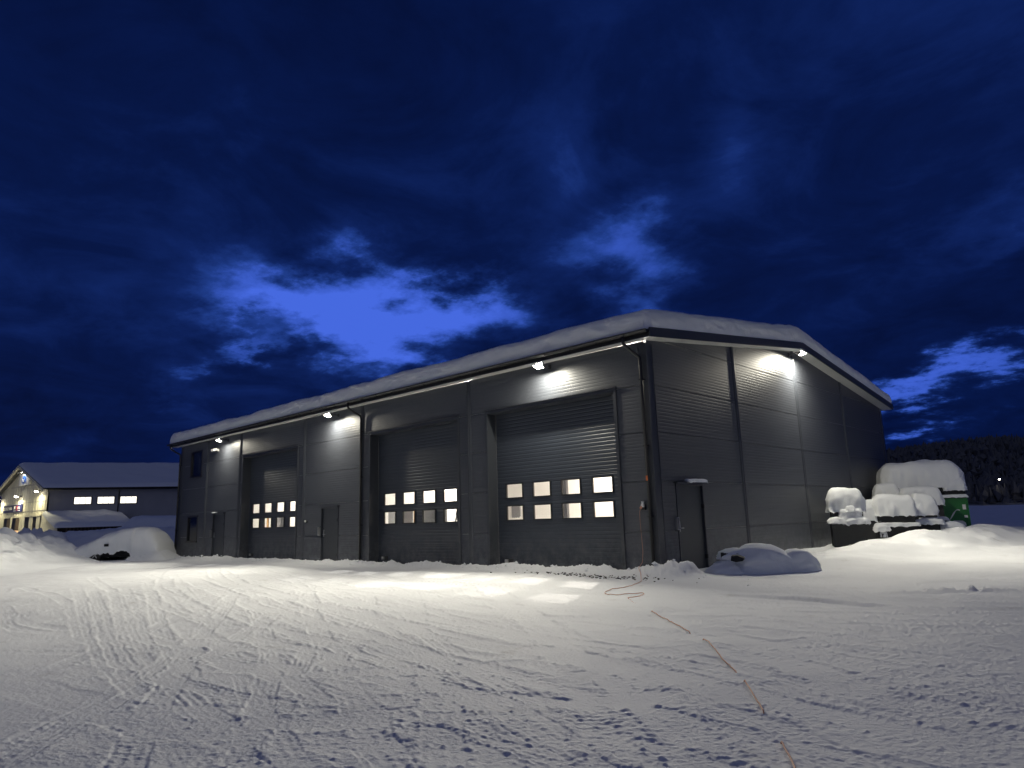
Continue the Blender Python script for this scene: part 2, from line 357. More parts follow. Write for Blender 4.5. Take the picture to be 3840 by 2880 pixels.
def track_height(X, Y, H):
    sh = X.shape; x = X.ravel(); y = Y.ravel(); T = np.zeros(x.shape, np.float32)
    close = np.nonzero((x-CAM.x)**2+(y-CAM.y)**2 < 34**2)[0]; xn, yn = x[close], y[close]
    for ti, (pts, w, depth, pitch, style) in enumerate(TRACKS):
        c = resample(pts, .40)
        lo = c.min(0)-w; hi = c.max(0)+w
        idx = np.nonzero((xn > lo[0]) & (xn < hi[0]) & (yn > lo[1]) & (yn < hi[1]))[0]
        if not len(idx): continue
        px, py = xn[idx], yn[idx]; dm = np.full(len(idx), 9.0); sm = np.zeros(len(idx)); run = 0; CH = 8
        for k0 in range(0, len(c)-1, CH):
            cc = c[k0:k0+CH+1]; l2 = cc.min(0)-w; h2 = cc.max(0)+w
            sub = np.nonzero((px > l2[0]) & (px < h2[0]) & (py > l2[1]) & (py < h2[1]))[0]
            if not len(sub):
                run += np.linalg.norm(np.diff(cc, axis=0), axis=1).sum(); continue
            qx, qy = px[sub], py[sub]
            for k in range(len(cc)-1):
                a, b = cc[k], cc[k+1]; L = np.linalg.norm(b-a); t = (b-a)/max(L, 1e-6)
                rx, ry = qx-a[0], qy-a[1]; s = np.clip(rx*t[0]+ry*t[1], 0, L); d = -rx*t[1]+ry*t[0]
                e2 = np.hypot(rx-s*t[0], ry-s*t[1]); sel = np.nonzero(e2 < np.minimum(np.abs(dm[sub]), w))[0]; mm = sub[sel]
                dm[mm] = np.where(d[sel] < 0, -e2[sel], e2[sel]); sm[mm] = run+s[sel]
                run += L
        hit = np.nonzero(np.abs(dm) < w)[0]
        if not len(hit): continue
        px, py, dm, sm, idx = px[hit], py[hit], dm[hit], sm[hit], close[idx[hit]]
        dm = dm+.03*gn(px*2.2, py*2.2, 80+ti)
        ad = np.abs(dm); fade = sst(0, 1.2, sm)*sst(0, 1.2, run-sm)*np.clip(.65+.9*gn(px*.6, py*.6, 40+ti), .1, 1.2)
        inside = 1-sst(w*.42, w*.52, ad)
        if style == 0:   # car tyre: fine chevrons
            lug = .55*np.sin(2*PI*(sm/pitch+ad*2.2))*np.sin(ad/w*4*PI+.6)+.45*np.cos(ad/w*7*PI)
        elif style == 1:  # tractor: long lugs
            lug = np.clip(np.sin(2*PI*(sm/(pitch*.62)+ad*1.6+.35*gn(px*3, py*3, 5))), -.4, 1)*(.35+.9*np.maximum(gn(px*11, py*11, 6+ti), 0))*1.3+.4*gn(px*20, py*20, 7+ti)
        else:            # blade scrape: lengthwise grooves
            lug = np.sin(dm/w*14+2*gn(px*1.5, py*1.5, ti))
        crumb = np.maximum(gn(px*11, py*11, 60+ti), 0)
        depth = depth*.34
        prof = -depth*inside*(1-.5*crumb)+inside*depth*.75*lug
        berm = depth*.8*np.exp(-((ad-w*.56)/(.11*w+.02))**2)*(.5+1.6*crumb)
        T[idx] += ((prof+berm)*fade).astype(np.float32)
    T = .0088*np.tanh(T/.010)
    return H+T.reshape(sh)
def snow_height(X, Y):
    d = np.hypot(X-CAM.x, Y-CAM.y)
    near = 1-sst(18, 40, d)
    H = .05*fbm(X/7, Y/7, 3, 1)+.016*fbm(X/1.6, Y/1.6, 3, 5)
    m = sst(-.25, .35, fbm(X/3.2+3, Y/2.6, 3, 11))
    right = sst(1.5, 7, X+.35*Y+1.5)     # rougher, trampled to the right
    m = np.clip(m*(.30+.35*right)+.22, 0, 1)
    ax_, ay_ = .72*X+.69*Y, (-.69*X+.72*Y)*1.35
    lum = np.maximum(gn(ax_*9, ay_*9, 20)-.12, 0)*.012+np.maximum(gn(ax_*17, ay_*17, 21)-.10, 0)*.015+np.maximum(gn(ax_*32, ay_*32, 22)-.08, 0)*.010+gn(X*3.3, Y*3.3, 23)*.008
    H = H+near*m*lum*.72+near*.0025*gn(X*22, Y*22, 24)
    H = track_height(X, Y, H)
    # ridge of cleared snow along the long wall
    cl = np.maximum(gn(X*1.3, Y*1.3, 31), -.4)
    lump = np.abs(gn(X*3.1, Y*3.1, 32))*.09+np.abs(gn(X*7, Y*7, 33))*.05+.02*gn(X*14, Y*14, 36)
    onwall = sst(-31.5, -30, X)*(1-sst(.4, 1.2, X))
    H = H+onwall*np.exp(-((Y+.42+.15*gn(X*.7, 0*Y, 34))/.33)**2)*(.055+.085*(cl+.4)+lump*.8)
    # corner pile, strip along the gable, mound field to the right
    H = H+bump2(X, Y, .75, -.55, .65, .5, .4)*(.16+lump*1.1)+bump2(X, Y, .95, -.25, .22, .25)*.20+bump2(X, Y, -.1, -.6, .45, .3)*(.08+lump)
    gx = sst(3.4, 5.2, Y+.25*X)*(1-sst(3.0, 6.5, X+.10*Y))*sst(-.5, 0, X)
    H = H+gx*(.17+.10*gn(X*.6, Y*.45, 51)+.03*gn(X*1.7, Y*1.7, 52))
    H = H+bump2(X, Y, 2.6, 7.6, 1.1, 1.6, .3)*.16+bump2(X, Y, 3.3, 11.2, 1.2, 2.6, .2)*.42+bump2(X, Y, 4.0, 15.5, 1.2, 2.6, .1)*.45
    for mx_, my_, mr_, mh_ in ((3.0, 10.2, .7, .13), (3.6, 11.8, .7, .15), (4.4, 13.4, .8, .17), (2.9, 8.1, .8, .12), (5.0, 16.0, 1.0, .20), (3.3, 13.9, .6, .12), (5.6, 11.4, .8, .12), (4.2, 9.2, .6, .10)):
        H = H+mh_*np.clip(bump2(X+.25*gn(X, Y, 44), Y+.25*gn(X, Y, 45), mx_, my_, mr_, mr_*1.25)*1.5, 0, 1)*(1+.25*gn(X*2.2, Y*2.2, 46))
    H = H+bump2(X, Y, 2.0, 13.2, 1.3, 2.5)*.16+bump2(X, Y, 4.6, 20, 2.0, 3.0)*.40+bump2(X, Y, 2.2, 19, 2.5, 3.5)*.25
    far = sst(8, 26, Y-.2*X)*sst(3, 9, X)
    H = H+far*(.20+.25*fbm(X/5, Y/5, 3, 55))+sst(4, 14, X+.5*Y-2)*.05*gn(X*.9, Y*.5, 57)
    # furrow and thrown clods right of the gable corner
    H = H+bump2(X, Y, 4.9, -3.3, 1.5, .16, -.25)*.035-bump2(X, Y, 4.9, -3.55, 1.4, .12, -.25)*.035
    H = H+bump2(X, Y, 6.9, -1.2, 1.2, .2, .45)*.06*(.6+1.2*np.abs(gn(X*5, Y*5, 58))+.5*gn(X*11, Y*11, 59))
    # land beyond the yard on the left climbs a little
    H = H+sst(-34, -60, X)*(.5+.5*fbm(X/9, Y/9, 3, 61))+sst(60, 200, d)*1.2
    inside = (X > -30.4) & (X < -.12) & (Y > .1) & (Y < 19.7)
    return np.where(inside, -.25, H)
def ground_z(x, y):
    return float(snow_height(np.array([[x]], np.float32), np.array([[y]], np.float32))[0, 0])
az0 = math.atan2(fw.y, fw.x)
ang = np.concatenate([np.linspace(-PI, -.95, 70, endpoint=False), np.linspace(-.95, -.68, 60, endpoint=False), np.linspace(-.68, .68, 940, endpoint=False),
                      np.linspace(.68, .95, 60, endpoint=False), np.linspace(.95, PI, 71)])+az0
rr = [.4, .9, 1.6, 2.3]; r_ = 2.8
while r_ < 34: rr.append(r_); r_ += max(.010, min(.11, r_*r_/2300))
while r_ < 900: rr.append(r_); r_ *= 1.025
rr = np.array(rr); A, R = np.meshgrid(ang, rr)
GX = (CAM.x+R*np.cos(A)).astype(np.float32); GY = (CAM.y+R*np.sin(A)).astype(np.float32)
GZ = snow_height(GX, GY)
tag(grid_mesh('ground', GX, GY, GZ, 'ground_snow'), kind='structure')

# ---------------------------------------------------------------- the hall
LX, WY = -30.59, 19.92
YR = WY/2
def soff(y): return 5.98+1.29*(1-abs(y-YR)/(YR+.42))      # underside of the roof at depth y
hall = thing('workshop_hall', 'long dark grey steel clad hall with three big gates under a snowy roof', 'building', (0, 0, 0))
SEAM = [-.15, 1.037, 2.319, 3.597, 4.86, 6.13, 7.4]
def rib_profile(z0, z1, pitch=.092, g_=.0022, lip=.012, gap=.003):
    z0 += gap; z1 -= gap
    prof = [(z0, -lip), (z0+.005, 0)]; n = max(1, round((z1-z0-.02)/pitch)); p = (z1-z0-.02)/n
    for k in range(n):
        b = z0+.01+k*p
        prof += [(b+.55*p, 0), (b+.66*p, -g_), (b+.86*p, -g_), (b+.97*p, 0)]
    prof += [(z1-.006, 0), (z1, -lip)]
    return prof
def panel_mesh(a0, a1, z0, z1, fn, holes=(), top=None, prof=None):
    """ribbed sheet: fn(a, depth, z) -> point; holes are (a0, a1, z0, z1); top(a) clips a sloping upper edge"""
    mb = MB(); a0 += .012; a1 -= .012
    pr = prof or rib_profile(z0, z1)
    zs = sorted({h for ho in holes for h in ho[2:]})
    for (za, da), (zb, db) in zip(pr[:-1], pr[1:]):
        cuts = [za]+[z for z in zs if za+1e-4 < z < zb-1e-4]+[zb]
        for ca, cb in zip(cuts[:-1], cuts[1:]):
            fa = da+(db-da)*(ca-za)/(zb-za); fb = da+(db-da)*(cb-za)/(zb-za)
            zm = (ca+cb)/2; iv = [(a0, a1)]
            for h in holes:
                if h[2] < zm < h[3]:
                    niv = []
                    for u0, u1 in iv:
                        if h[1] <= u0 or h[0] >= u1: niv.append((u0, u1)); continue
                        if h[0] > u0: niv.append((u0, h[0]))
                        if h[1] < u1: niv.append((h[1], u1))
                    iv = niv
            for u0, u1 in iv:
                if top is None:
                    mb.quad(fn(u0, fa, ca), fn(u1, fa, ca), fn(u1, fb, cb), fn(u0, fb, cb))
                else:
                    n = 6
                    for k in range(n):
                        v0, v1 = u0+(u1-u0)*k/n, u0+(u1-u0)*(k+1)/n
                        t0, t1_ = top(v0), top(v1)
                        if ca >= max(t0, t1_): continue
                        mb.quad(fn(v0, fa, min(ca, t0)), fn(v1, fa, min(ca, t1_)), fn(v1, fb, min(cb, t1_)), fn(v0, fb, min(cb, t0)))
    return mb
F = lambda a, d, z: (a, -d-0, z)          # long wall faces -y
G = lambda a, d, z: (d, a, z)             # gable faces +x
GATES = [(-22.97, -17.9), (-12.46, -7.5), (-6.05, -1.12)]
GT = 4.80
WIN = [(-29.25, -27.78, 4.16, 5.62), (-29.25, -27.93, .77, 2.17)]
DOORS = [(-26.12, -24.75, -.15, 2.2), (-15.88, -14.6, -.15, 2.17)]
def spans(a0, a1, z0, z1, holes):     # where an opening cuts a panel right through there are two panels
    out_ = [(a0, a1)]
    for h in holes:
        if h[2] <= z0+.02 and h[3] >= z1-.02:
            out_ = [q for u in out_ for q in (((u[0], h[0]), (h[1], u[1])) if u[0] < h[0] and h[1] < u[1] else (u,))]
    return out_
bays = [(LX, -27.08), (-27.08, -23.32), (-23.32, -17.3), (-17.3, -13.0), (-13.0, -6.93), (-6.93, -.03)]
for b0, b1 in bays:
    gt = [g_ for g_ in GATES if b0 < g_[0] and g_[1] < b1]
    tops = lambda a: 6.02
    if gt:
        g0, g1 = gt[0]
        for x0, x1 in ((b0, g0), (g1, b1)):
            for z0, z1 in zip(SEAM[:4], SEAM[1:5]): panel_mesh(x0, x1, z0, z1, F).build('wall_panel', 'panel', hall)
        panel_mesh(b0, b1, 4.86, 6.03, F).build('wall_panel', 'panel', hall)
    else:
        hs = WIN+DOORS
        for z0, z1 in zip(SEAM[:5], SEAM[1:5]+[6.03]):
            for p0, p1 in spans(b0, b1, z0, z1, hs): panel_mesh(p0, p1, z0, z1, F, holes=hs).build('wall_panel', 'panel', hall)
GY_ = [.03, 5.05, YR, 14.72, WY]
GDOOR = (.98, 2.45, -.15, 2.27)
for a0, a1 in zip(GY_[:-1], GY_[1:]):
    tp = lambda a: soff(a)+.03
    for z0, z1 in zip(SEAM[:6], SEAM[1:7]):
        if z0 > max(tp(a0), tp(a1)): continue
        for p0, p1 in spans(a0, a1, z0, z1, [GDOOR]): panel_mesh(p0, p1, z0, z1, G, holes=[GDOOR], top=(tp if z1 > 5.9 else None)).build('wall_panel', 'panel', hall)
# plain walls the picture hardly shows
mb = MB(); mb.box(LX, LX+.2, .02, WY-.02, -.15, 5.95); mb.box(LX+.2, -.25, WY-.2, WY, -.15, 6.0)
mb.prism([(LX+.01, 0.03, 5.9), (LX+.01, WY-.03, 5.9), (LX+.01, YR, 7.2)], (.18, 0, 0)); mb.build('rear_wall', 'panel', hall)
# inner lining, floor, partitions
mb = MB(); zt = 5.9
xs = [LX+.2]+[v for g_ in GATES for v in g_]+[-.31]
for k in range(0, len(xs), 2): mb.box(xs[k], xs[k+1], .13, .30, -.15, zt)
for g0, g1 in GATES: mb.box(g0, g1, .131, .299, GT+.02, zt)
mb.prism([(-.30, .14, -.15), (-.30, WY-.21, -.15), (-.30, WY-.21, 5.9), (-.30, YR, 7.2), (-.30, .14, 5.9)], (.17, 0, 0))
mb.box(LX+.21, -.26, WY-.30, WY-.22, -.1, 5.9)
for x in (-27.2, -17.25, -7.0): mb.box(x-.06, x+.06, .32, WY-.32, -.1, 6.6)
mb.box(LX+.21, LX+.27, .32, WY-.32, -.1, 5.9)
mb.build('inner_wall', 'white_wall', hall)
MB().box(LX+.22, -.26, .31, WY-.31, -.12, -.02).build('inner_floor', 'concrete', hall)
# roof: two slabs with overhang, white soffit below, black drip edge
X0, X1 = -31.25, .42
def roofz(y): return soff(y)+.05
mb = MB()
for ya, yb in ((-.42, YR), (YR, WY+.42)):
    mb.prism([(X0, ya, soff(ya)+.022), (X0, yb, soff(yb)+.022), (X0, yb, soff(yb)+.22), (X0, ya, soff(ya)+.22)], (X1-X0-.02, 0, 0))
mb.build('roof', 'black', hall)
mb = MB()
mb.prism([(X0+.01, -.41, 5.985), (X0+.01, .0, soff(0)), (X0+.01, 0, soff(0)+.02), (X0+.01, -.41, 6.005)], (X1-X0-.04, 0, 0))
for ya, yb in ((0.002, YR), (YR, WY+.40)):
    mb.prism([(.0, ya, soff(ya)), (.0, yb, soff(yb)), (.0, yb, soff(yb)+.02), (.0, ya, soff(ya)+.02)], (X1-.02, 0, 0))
mb.build('soffit', 'soffit', hall)
mb = MB()
for ya, yb in ((-.44, YR), (YR, WY+.44)):
    mb.prism([(X1-.015, ya, soff(ya)+.0), (X1-.015, yb, soff(yb)+.0), (X1-.015, yb, soff(yb)+.25), (X1-.015, ya, soff(ya)+.25)], (.035, 0, 0))
mb.build('verge_board', 'flashing', hall)
# gutter: half round with brackets, three downpipes
def half_round(x0, x1, y, z, r):
    m_ = MB(); n = 8; ps = [(y+r*math.cos(PI+PI*k/n), z+r*math.sin(PI+PI*k/n)) for k in range(n+1)]
    nx = 20
    for i in range(nx):
        xa, xb = x0+(x1-x0)*i/nx, x0+(x1-x0)*(i+1)/nx
        za, zb = -.015*math.sin(i*1.1), -.015*math.sin((i+1)*1.1)
        za = zb = 0
        for k in range(n):
            m_.quad((xa, ps[k][0], ps[k][1]+za), (xb, ps[k][0], ps[k][1]+zb), (xb, ps[k+1][0], ps[k+1][1]+zb), (xa, ps[k+1][0], ps[k+1][1]+za))
    for x in (x0, x1): m_.poly([(x, a, b) for a, b in ps])
    return m_
gut = half_round(X0+.02, X1-.02, -.52, 6.17, .085).build('gutter', 'black', hall, smooth=False)
bm_ = None
for x in np.arange(X0+.6, X1, .92):
    if bm_ is None:
        b_ = MB(); b_.tube([(0, -.52+.093*math.cos(PI*k/6+PI), 6.17+.093*math.sin(PI*k/6+PI)) for k in range(7)]+[(0, -.415, 6.21)], .012, 5)
        bo = b_.build('gutter_bracket', 'black', gut); bm_ = bo.data; bo.location = (x, 0, 0)
    else: link('gutter_bracket', bm_, gut, loc=(x, 0, 0))
def downpipe(x, xt):
    m_ = MB(); m_.tube([(xt, -.52, 6.12), (xt, -.52, 5.98), (xt, -.50, 5.90), ((x+xt)/2, -.30, 5.72), (x, -.12, 5.58), (x, -.09, 5.45), (x, -.09, .02)], .045, 10)
    o = m_.build('downpipe', 'black', hall, smooth=True)
    for z in (4.95, 3.2, 1.4):
        MB().box(x-.055, x+.055, -.14, -.0, z, z+.04).build('pipe_clamp', 'black', o)
    return o
downpipe(-.14, -.35); downpipe(-12.98, -13.25); downpipe(-30.5, -30.85)
# vertical flashings over the panel joints
def fl_front(x, w=.11, z1=5.99): MB().prism([(x-w, -.002, -.15), (x-w*.6, -.04, -.15), (x-w*.2, -.04, -.15), (x-w*.1, -.055, -.15), (x+w*.1, -.055, -.15), (x+w*.2, -.04, -.15), (x+w*.6, -.04, -.15), (x+w, -.002, -.15)], (0, 0, z1+.15)).build('joint_flashing', 'flashing', hall)
def fl_gable(y, w=.13): MB().prism([(.002, y-w, -.15), (.028, y-w*.6, -.15), (.028, y-w*.2, -.15), (.04, y-w*.1, -.15), (.04, y+w*.1, -.15), (.028, y+w*.2, -.15), (.028, y+w*.6, -.15), (.002, y+w, -.15)], (0, 0, soff(y)+.14)).build('joint_flashing', 'flashing', hall)
for x in (-27.08, -23.32, -17.3, -13.05, -6.93): fl_front(x)
for y in GY_[1:4]: fl_gable(y)
mb = MB(); mb.box(-.24, .012, -.012, .0, -.15, 5.97); mb.box(.0, .012, .0, .30, -.15, 5.97)
mb.box(-.25, -.21, -.022, -.012, -.15, 5.97); mb.box(.012, .022, .27, .31, -.15, 5.97); mb.build('corner_flashing', 'flashing', hall)
MB().box(-.02, .014, WY-.25, WY+.01, -.15, 5.97).build('corner_flashing', 'flashing', hall)
MB().box(LX-.012, LX+.2, -.014, .0, -.15, 5.97).build('corner_flashing', 'flashing', hall)

# gates: lifting doors of ribbed sections, two rows of four windows, set back in the wall
def gate(g0, g1, label, trimtop):
    base = MB(); w = .10
    for x0, x1 in ((g0-w, g0), (g1, g1+w)): base.box(x0, x1, -.035, .0, -.15, GT)
    base.box(g0-w, g1+w, -.035, .0, GT, GT+.10)
    base.box(g0-w-.03, g1+w+.03, -.09, .0, GT+.10, GT+.125)
    base.box(g0-.02, g0+.005, .0, .40, -.15, GT); base.box(g1-.005, g1+.02, .0, .40, -.15, GT); base.box(g0-.02, g1+.02, .0, .40, GT-.005, GT+.015)
    gobj = base.build('gate', 'flashing', hall, label=label)
    yl = .36; a0, a1 = g0-.0, g1+.0
    c = [g0+.43+1.142*k*(g1-g0)/5.0 for k in range(4)]
    wins = [(x, x+.665, z, z+.405) for z in (1.45, 2.125) for x in c]
    fn = lambda a, d, z: (a, yl-d, z)
    for k in range(8):
        z0, z1 = -.02+.6725*(k-0), -.02+.6725*(k+1)
        z1 = min(z1, GT+.02)
        if z1-z0 < .05: continue
        prof = rib_profile(z0, z1, .112, .0065, .005, 0)
        panel_mesh(a0, a1, z0, z1, fn, holes=wins, prof=prof).build('door_section', 'gate', gobj)
    for i, (x0, x1, z0, z1) in enumerate(wins):
        m_ = MB(); t = .035
        m_.box(x0-t, x1+t, yl-.028, yl+.03, z1, z1+t); m_.box(x0-t, x1+t, yl-.028, yl+.03, z0-t, z0)
        m_.box(x0-t, x0, yl-.028, yl+.03, z0, z1); m_.box(x1, x1+t, yl-.028, yl+.03, z0, z1)
        m_.cur = 1; m_.quad((x0, yl+.0, z0), (x1, yl, z0), (x1, yl, z1), (x0, yl, z1))
        m_.build('window', ['black', 'glass'], gobj)
    m_ = MB(); m_.box(g0+.30, g0+.62, yl-.02, yl+.0, .13, .27); m_.cur = 1; m_.box(g0+.31, g0+.45, yl-.07, yl-.02, .15, .25)
    m_.build('handle', ['black', 'steel'], gobj)
    return gobj
gate(*GATES[0], 'leftmost grey lifting gate with two rows of lit windows', 0)
gate(*GATES[1], 'middle grey lifting gate with two rows of lit windows', 0)
gate(*GATES[2], 'grey lifting gate nearest the corner with two rows of lit windows', 0)

# side doors and the two dark windows
def side_door(fn, a0, a1, zt, hside, label, snow=None, name='door'):
    """fn(a, out, z): a along the wall, out of the wall; hside +-1 is the handle side"""
    def bx_(m_, u0, u1, o0, o1, z0, z1):
        P = [fn(u, o, z) for z in (z0, z1) for o in (o0, o1) for u in (u0, u1)]
        i = len(m_.v); m_.v += P
        for f in ((0, 2, 3, 1), (4, 5, 7, 6), (0, 1, 5, 4), (2, 6, 7, 3), (0, 4, 6, 2), (1, 3, 7, 5)): m_.f.append(tuple(i+k for k in f)); m_.mi.append(m_.cur)
    m_ = MB(); bx_(m_, a0+.05, a1-.05, -.09, -.05, -.14, zt-.05)
    bx_(m_, a0+.2, a1-.2, -.05, -.042, zt-.55, zt-.53)
    lf = m_.build(name, 'door', hall, label=label)
    m_ = MB(); bx_(m_, a0, a0+.05, -.10, .02, -.15, zt); bx_(m_, a1-.05, a1, -.10, .02, -.15, zt); bx_(m_, a0, a1, -.10, .02, zt-.05, zt)
    m_.build('door_frame', 'flashing', lf)
    m_ = MB(); bx_(m_, a0-.10, a1+.10, -.0, .13, zt+.012, zt+.03); bx_(m_, a0-.10, a1+.10, .12, .13, zt-.02, zt+.012); m_.build('canopy', 'flashing', lf)
    hx = a0+.16 if hside < 0 else a1-.16
    m_ = MB(); bx_(m_, hx-.02, hx+.02, -.05, -.035, 1.0, 1.28); s_ = 1 if hside < 0 else -1
    bx_(m_, min(hx, hx+.15*s_), max(hx, hx+.15*s_), -.02, .0, 1.08, 1.105); bx_(m_, hx-.012, hx+.012, -.035, -.0, 1.08, 1.105)
    m_.build('handle', 'steel', lf)
    ox = a0-.13 if hside < 0 else a1+.06
    m_ = MB(); bx_(m_, ox, ox+.02, .0, .07, 1.05, 1.38); bx_(m_, ox+.085, ox+.105, .0, .07, 1.05, 1.38); bx_(m_, ox+.02, ox+.085, .05, .07, 1.36, 1.38); bx_(m_, ox+.02, ox+.085, .05, .07, 1.05, 1.07)
    m_.build('pull_handle', 'steel', lf)
    m_ = MB()
    for zh in (.25, 1.6): bx_(m_, (a1-.065 if hside < 0 else a0+.045), (a1-.045 if hside < 0 else a0+.065), -.06, .035, zh, zh+.11)
    m_.build('hinge', 'black', lf)
    return lf
FF = lambda a, o, z: (a, -o, z); GG = lambda a, o, z: (o, a, z)
d1 = side_door(FF, -26.12, -24.75, 2.2, -1, 'grey steel door below the left floodlight')
d2 = side_door(FF, -15.88, -14.6, 2.17, -1, 'grey steel door between the two left gates')
d3 = side_door(GG, .98, 2.45, 2.27, -1, 'dark steel door in the gable wall with snow on its canopy')
def blobcap(name, pts, h, parent, m='snow', seed=0, res=.05, over=.03, rmax=.26):
    """snow lying on a rectangle (x0,x1,y0,y1,z): a pillow with rounded rim"""
    x0, x1, y0, y1, z = pts
    r = min(h*.9, (x1-x0)*.45, (y1-y0)*.45, rmax)
    def ax(a, b):
        e_ = [a+r*(1-math.cos(PI/2*k/11)) for k in range(12)]; n = max(2, int((b-a-2*r)/res))
        mid = [a+r+(b-a-2*r)*k/n for k in range(1, n)]
        return np.array(e_+mid+[b-r*(1-math.cos(PI/2*k/11)) for k in range(11, -1, -1)])
    X, Y = np.meshgrid(ax(x0-over, x1+over), ax(y0-over, y1+over))
    dx = np.minimum(X-(x0-over), x1+over-X); dy = np.minimum(Y-(y0-over), y1+over-Y)
    qx = np.clip(1-dx/r, 0, 1); qy = np.clip(1-dy/r, 0, 1)
    t = np.clip(1-(qx**2.6+qy**2.6), 0, 1)**(1/2.8)
    dome = np.clip(np.minimum(dx/((x1-x0)/2+over), 1)*np.minimum(dy/((y1-y0)/2+over), 1), 0, 1)**.35
    Z = z+h*t*(.86+.14*dome)*(1+.10*gn(X*1.3+seed, Y*1.3, seed))+.015*gn(X*6, Y*6, seed+3)*t
    Z = Z-(t < .02)*np.maximum(gn(X*5, Y*5, seed+4)+.5*gn(X*13, Y*13, seed+5), -.2)*min(.07, h*.25)
    e2 = np.clip((1-t)*2, 0, 1)
    cx_, cy_ = (x0+x1)/2, (y0+y1)/2
    aa = np.arctan2(Y-cy_, X-cx_)*max(x1-x0, y1-y0)*.6
    rg = 1+e2*(.09*gn(aa*1.6+seed, Z*2.6, seed+11)+.07*gn(aa*4, Z*6.5, seed+12)+.055*gn(aa*9+X, Z*14+Y, seed+13)+.03*gn(aa*20, Z*28, seed+14))*min(1, .5/max(x1-x0, .01)+.3)
    X, Y = cx_+(X-cx_)*rg, cy_+(Y-cy_)*rg
    X2 = X+.05*e2*gn(X*4+Z*3, Y*4, seed+7)+.02*gn(Z*14+X*5, Y*9, seed+5)*e2; Y2 = Y+.05*e2*gn(X*4, Y*4+Z*3, seed+9)+.02*gn(Z*14+Y*5, X*9, seed+6)*e2
    return grid_mesh(name, X2, Y2, Z, m, parent)
blobcap('snow_cap', (.0, .16, 1.45, 2.5, 2.295), .11, d3, over=.01, seed=3)
blobcap('snow_cap', (-26.2, -25.6, -.13, .0, 2.225), .05, d1, over=.0, seed=4)
for i, (x0, x1, z0, z1) in enumerate(WIN):
    m_ = MB(); t = .09
    m_.box(x0, x1, -.02, .10, z1-t, z1); m_.box(x0-.04, x1+.04, -.06, .10, z0, z0+t); m_.box(x0, x0+t, -.02, .10, z0+t, z1-t); m_.box(x1-t, x1, -.02, .10, z0+t, z1-t)
    wo = m_.build('window', 'black', hall, label=('upper' if i == 0 else 'lower')+' dark window at the left end of the long wall')
    MB().box(x0+t, x1-t, .05, .06, z0+t, z1-t).build('pane', 'glass_dark', wo)

# ---------------------------------------------------------------- snow on the hall roof
def roof_snow():
    r = .26
    e_ = [r*(1-math.cos(PI/2*k/13)) for k in range(14)]
    xs_ = np.array([X0+v for v in e_]+list(np.arange(X0+r+.09, X1-r, .09))+[X1-v for v in e_[::-1]])
    ys_ = np.array([-.47+v for v in e_]+list(np.arange(-.47+r+.12, WY+.47-r, .16))+[WY+.47-v for v in e_[::-1]])
    X, Y = np.meshgrid(xs_, ys_)
    dx = np.minimum(X-X0, X1-X); dy = np.minimum(Y+.47, WY+.47-Y)
    qx = np.clip(1-dx/r, 0, 1); qy = np.clip(1-dy/r, 0, 1)
    t = np.clip(1-(qx**2.6+qy**2.6), 0, 1)**(1/2.8)
    base = 5.98+1.29*np.clip(1-np.sqrt((Y-YR)**2+.4)/(YR+.42), 0, 1)+.225
    h = .60+.06*fbm(X/3, Y/3, 3, 70)+.12*np.clip(1-np.abs(Y-YR)/8, 0, 1)
    ed = 1-t
    Z = base+h*t
    rough = gn(X*3+Z*4, Y*3, 71)*.07+gn(X*8+Z*9, Y*8+Z*5, 72)*.045+gn(X*17, Y*17+Z*20, 73)*.022
    side = np.clip(ed*1.6, 0, 1)*np.clip(t*6, 0, 1)
    fy = np.where(Y < YR, -1, 1)*(qy > .25); fx = np.where(X < (X0+X1)/2, -1, 1)*(qx > .25)
    Y = Y+fy*side*rough*.8+fy*.04*np.clip(gn(X*1.1, Z*2, 75), -1, 1)*side; X = X+fx*side*rough*.8
    Z = Z+t*(.02*gn(X*2, Y*2, 76))+np.clip(ed-.85, 0, 1)*0
    Z = np.where(t <= 0.001, base-.06+.10*np.clip(gn(X*2.2, Y*2.2, 77)+.2, -.6, 1), Z)
    return grid_mesh('roof_snow', X, Y, Z, 'snow')
tag(roof_snow(), 'thick white snow layer lying on the roof of the dark hall', 'snow', kind='stuff')

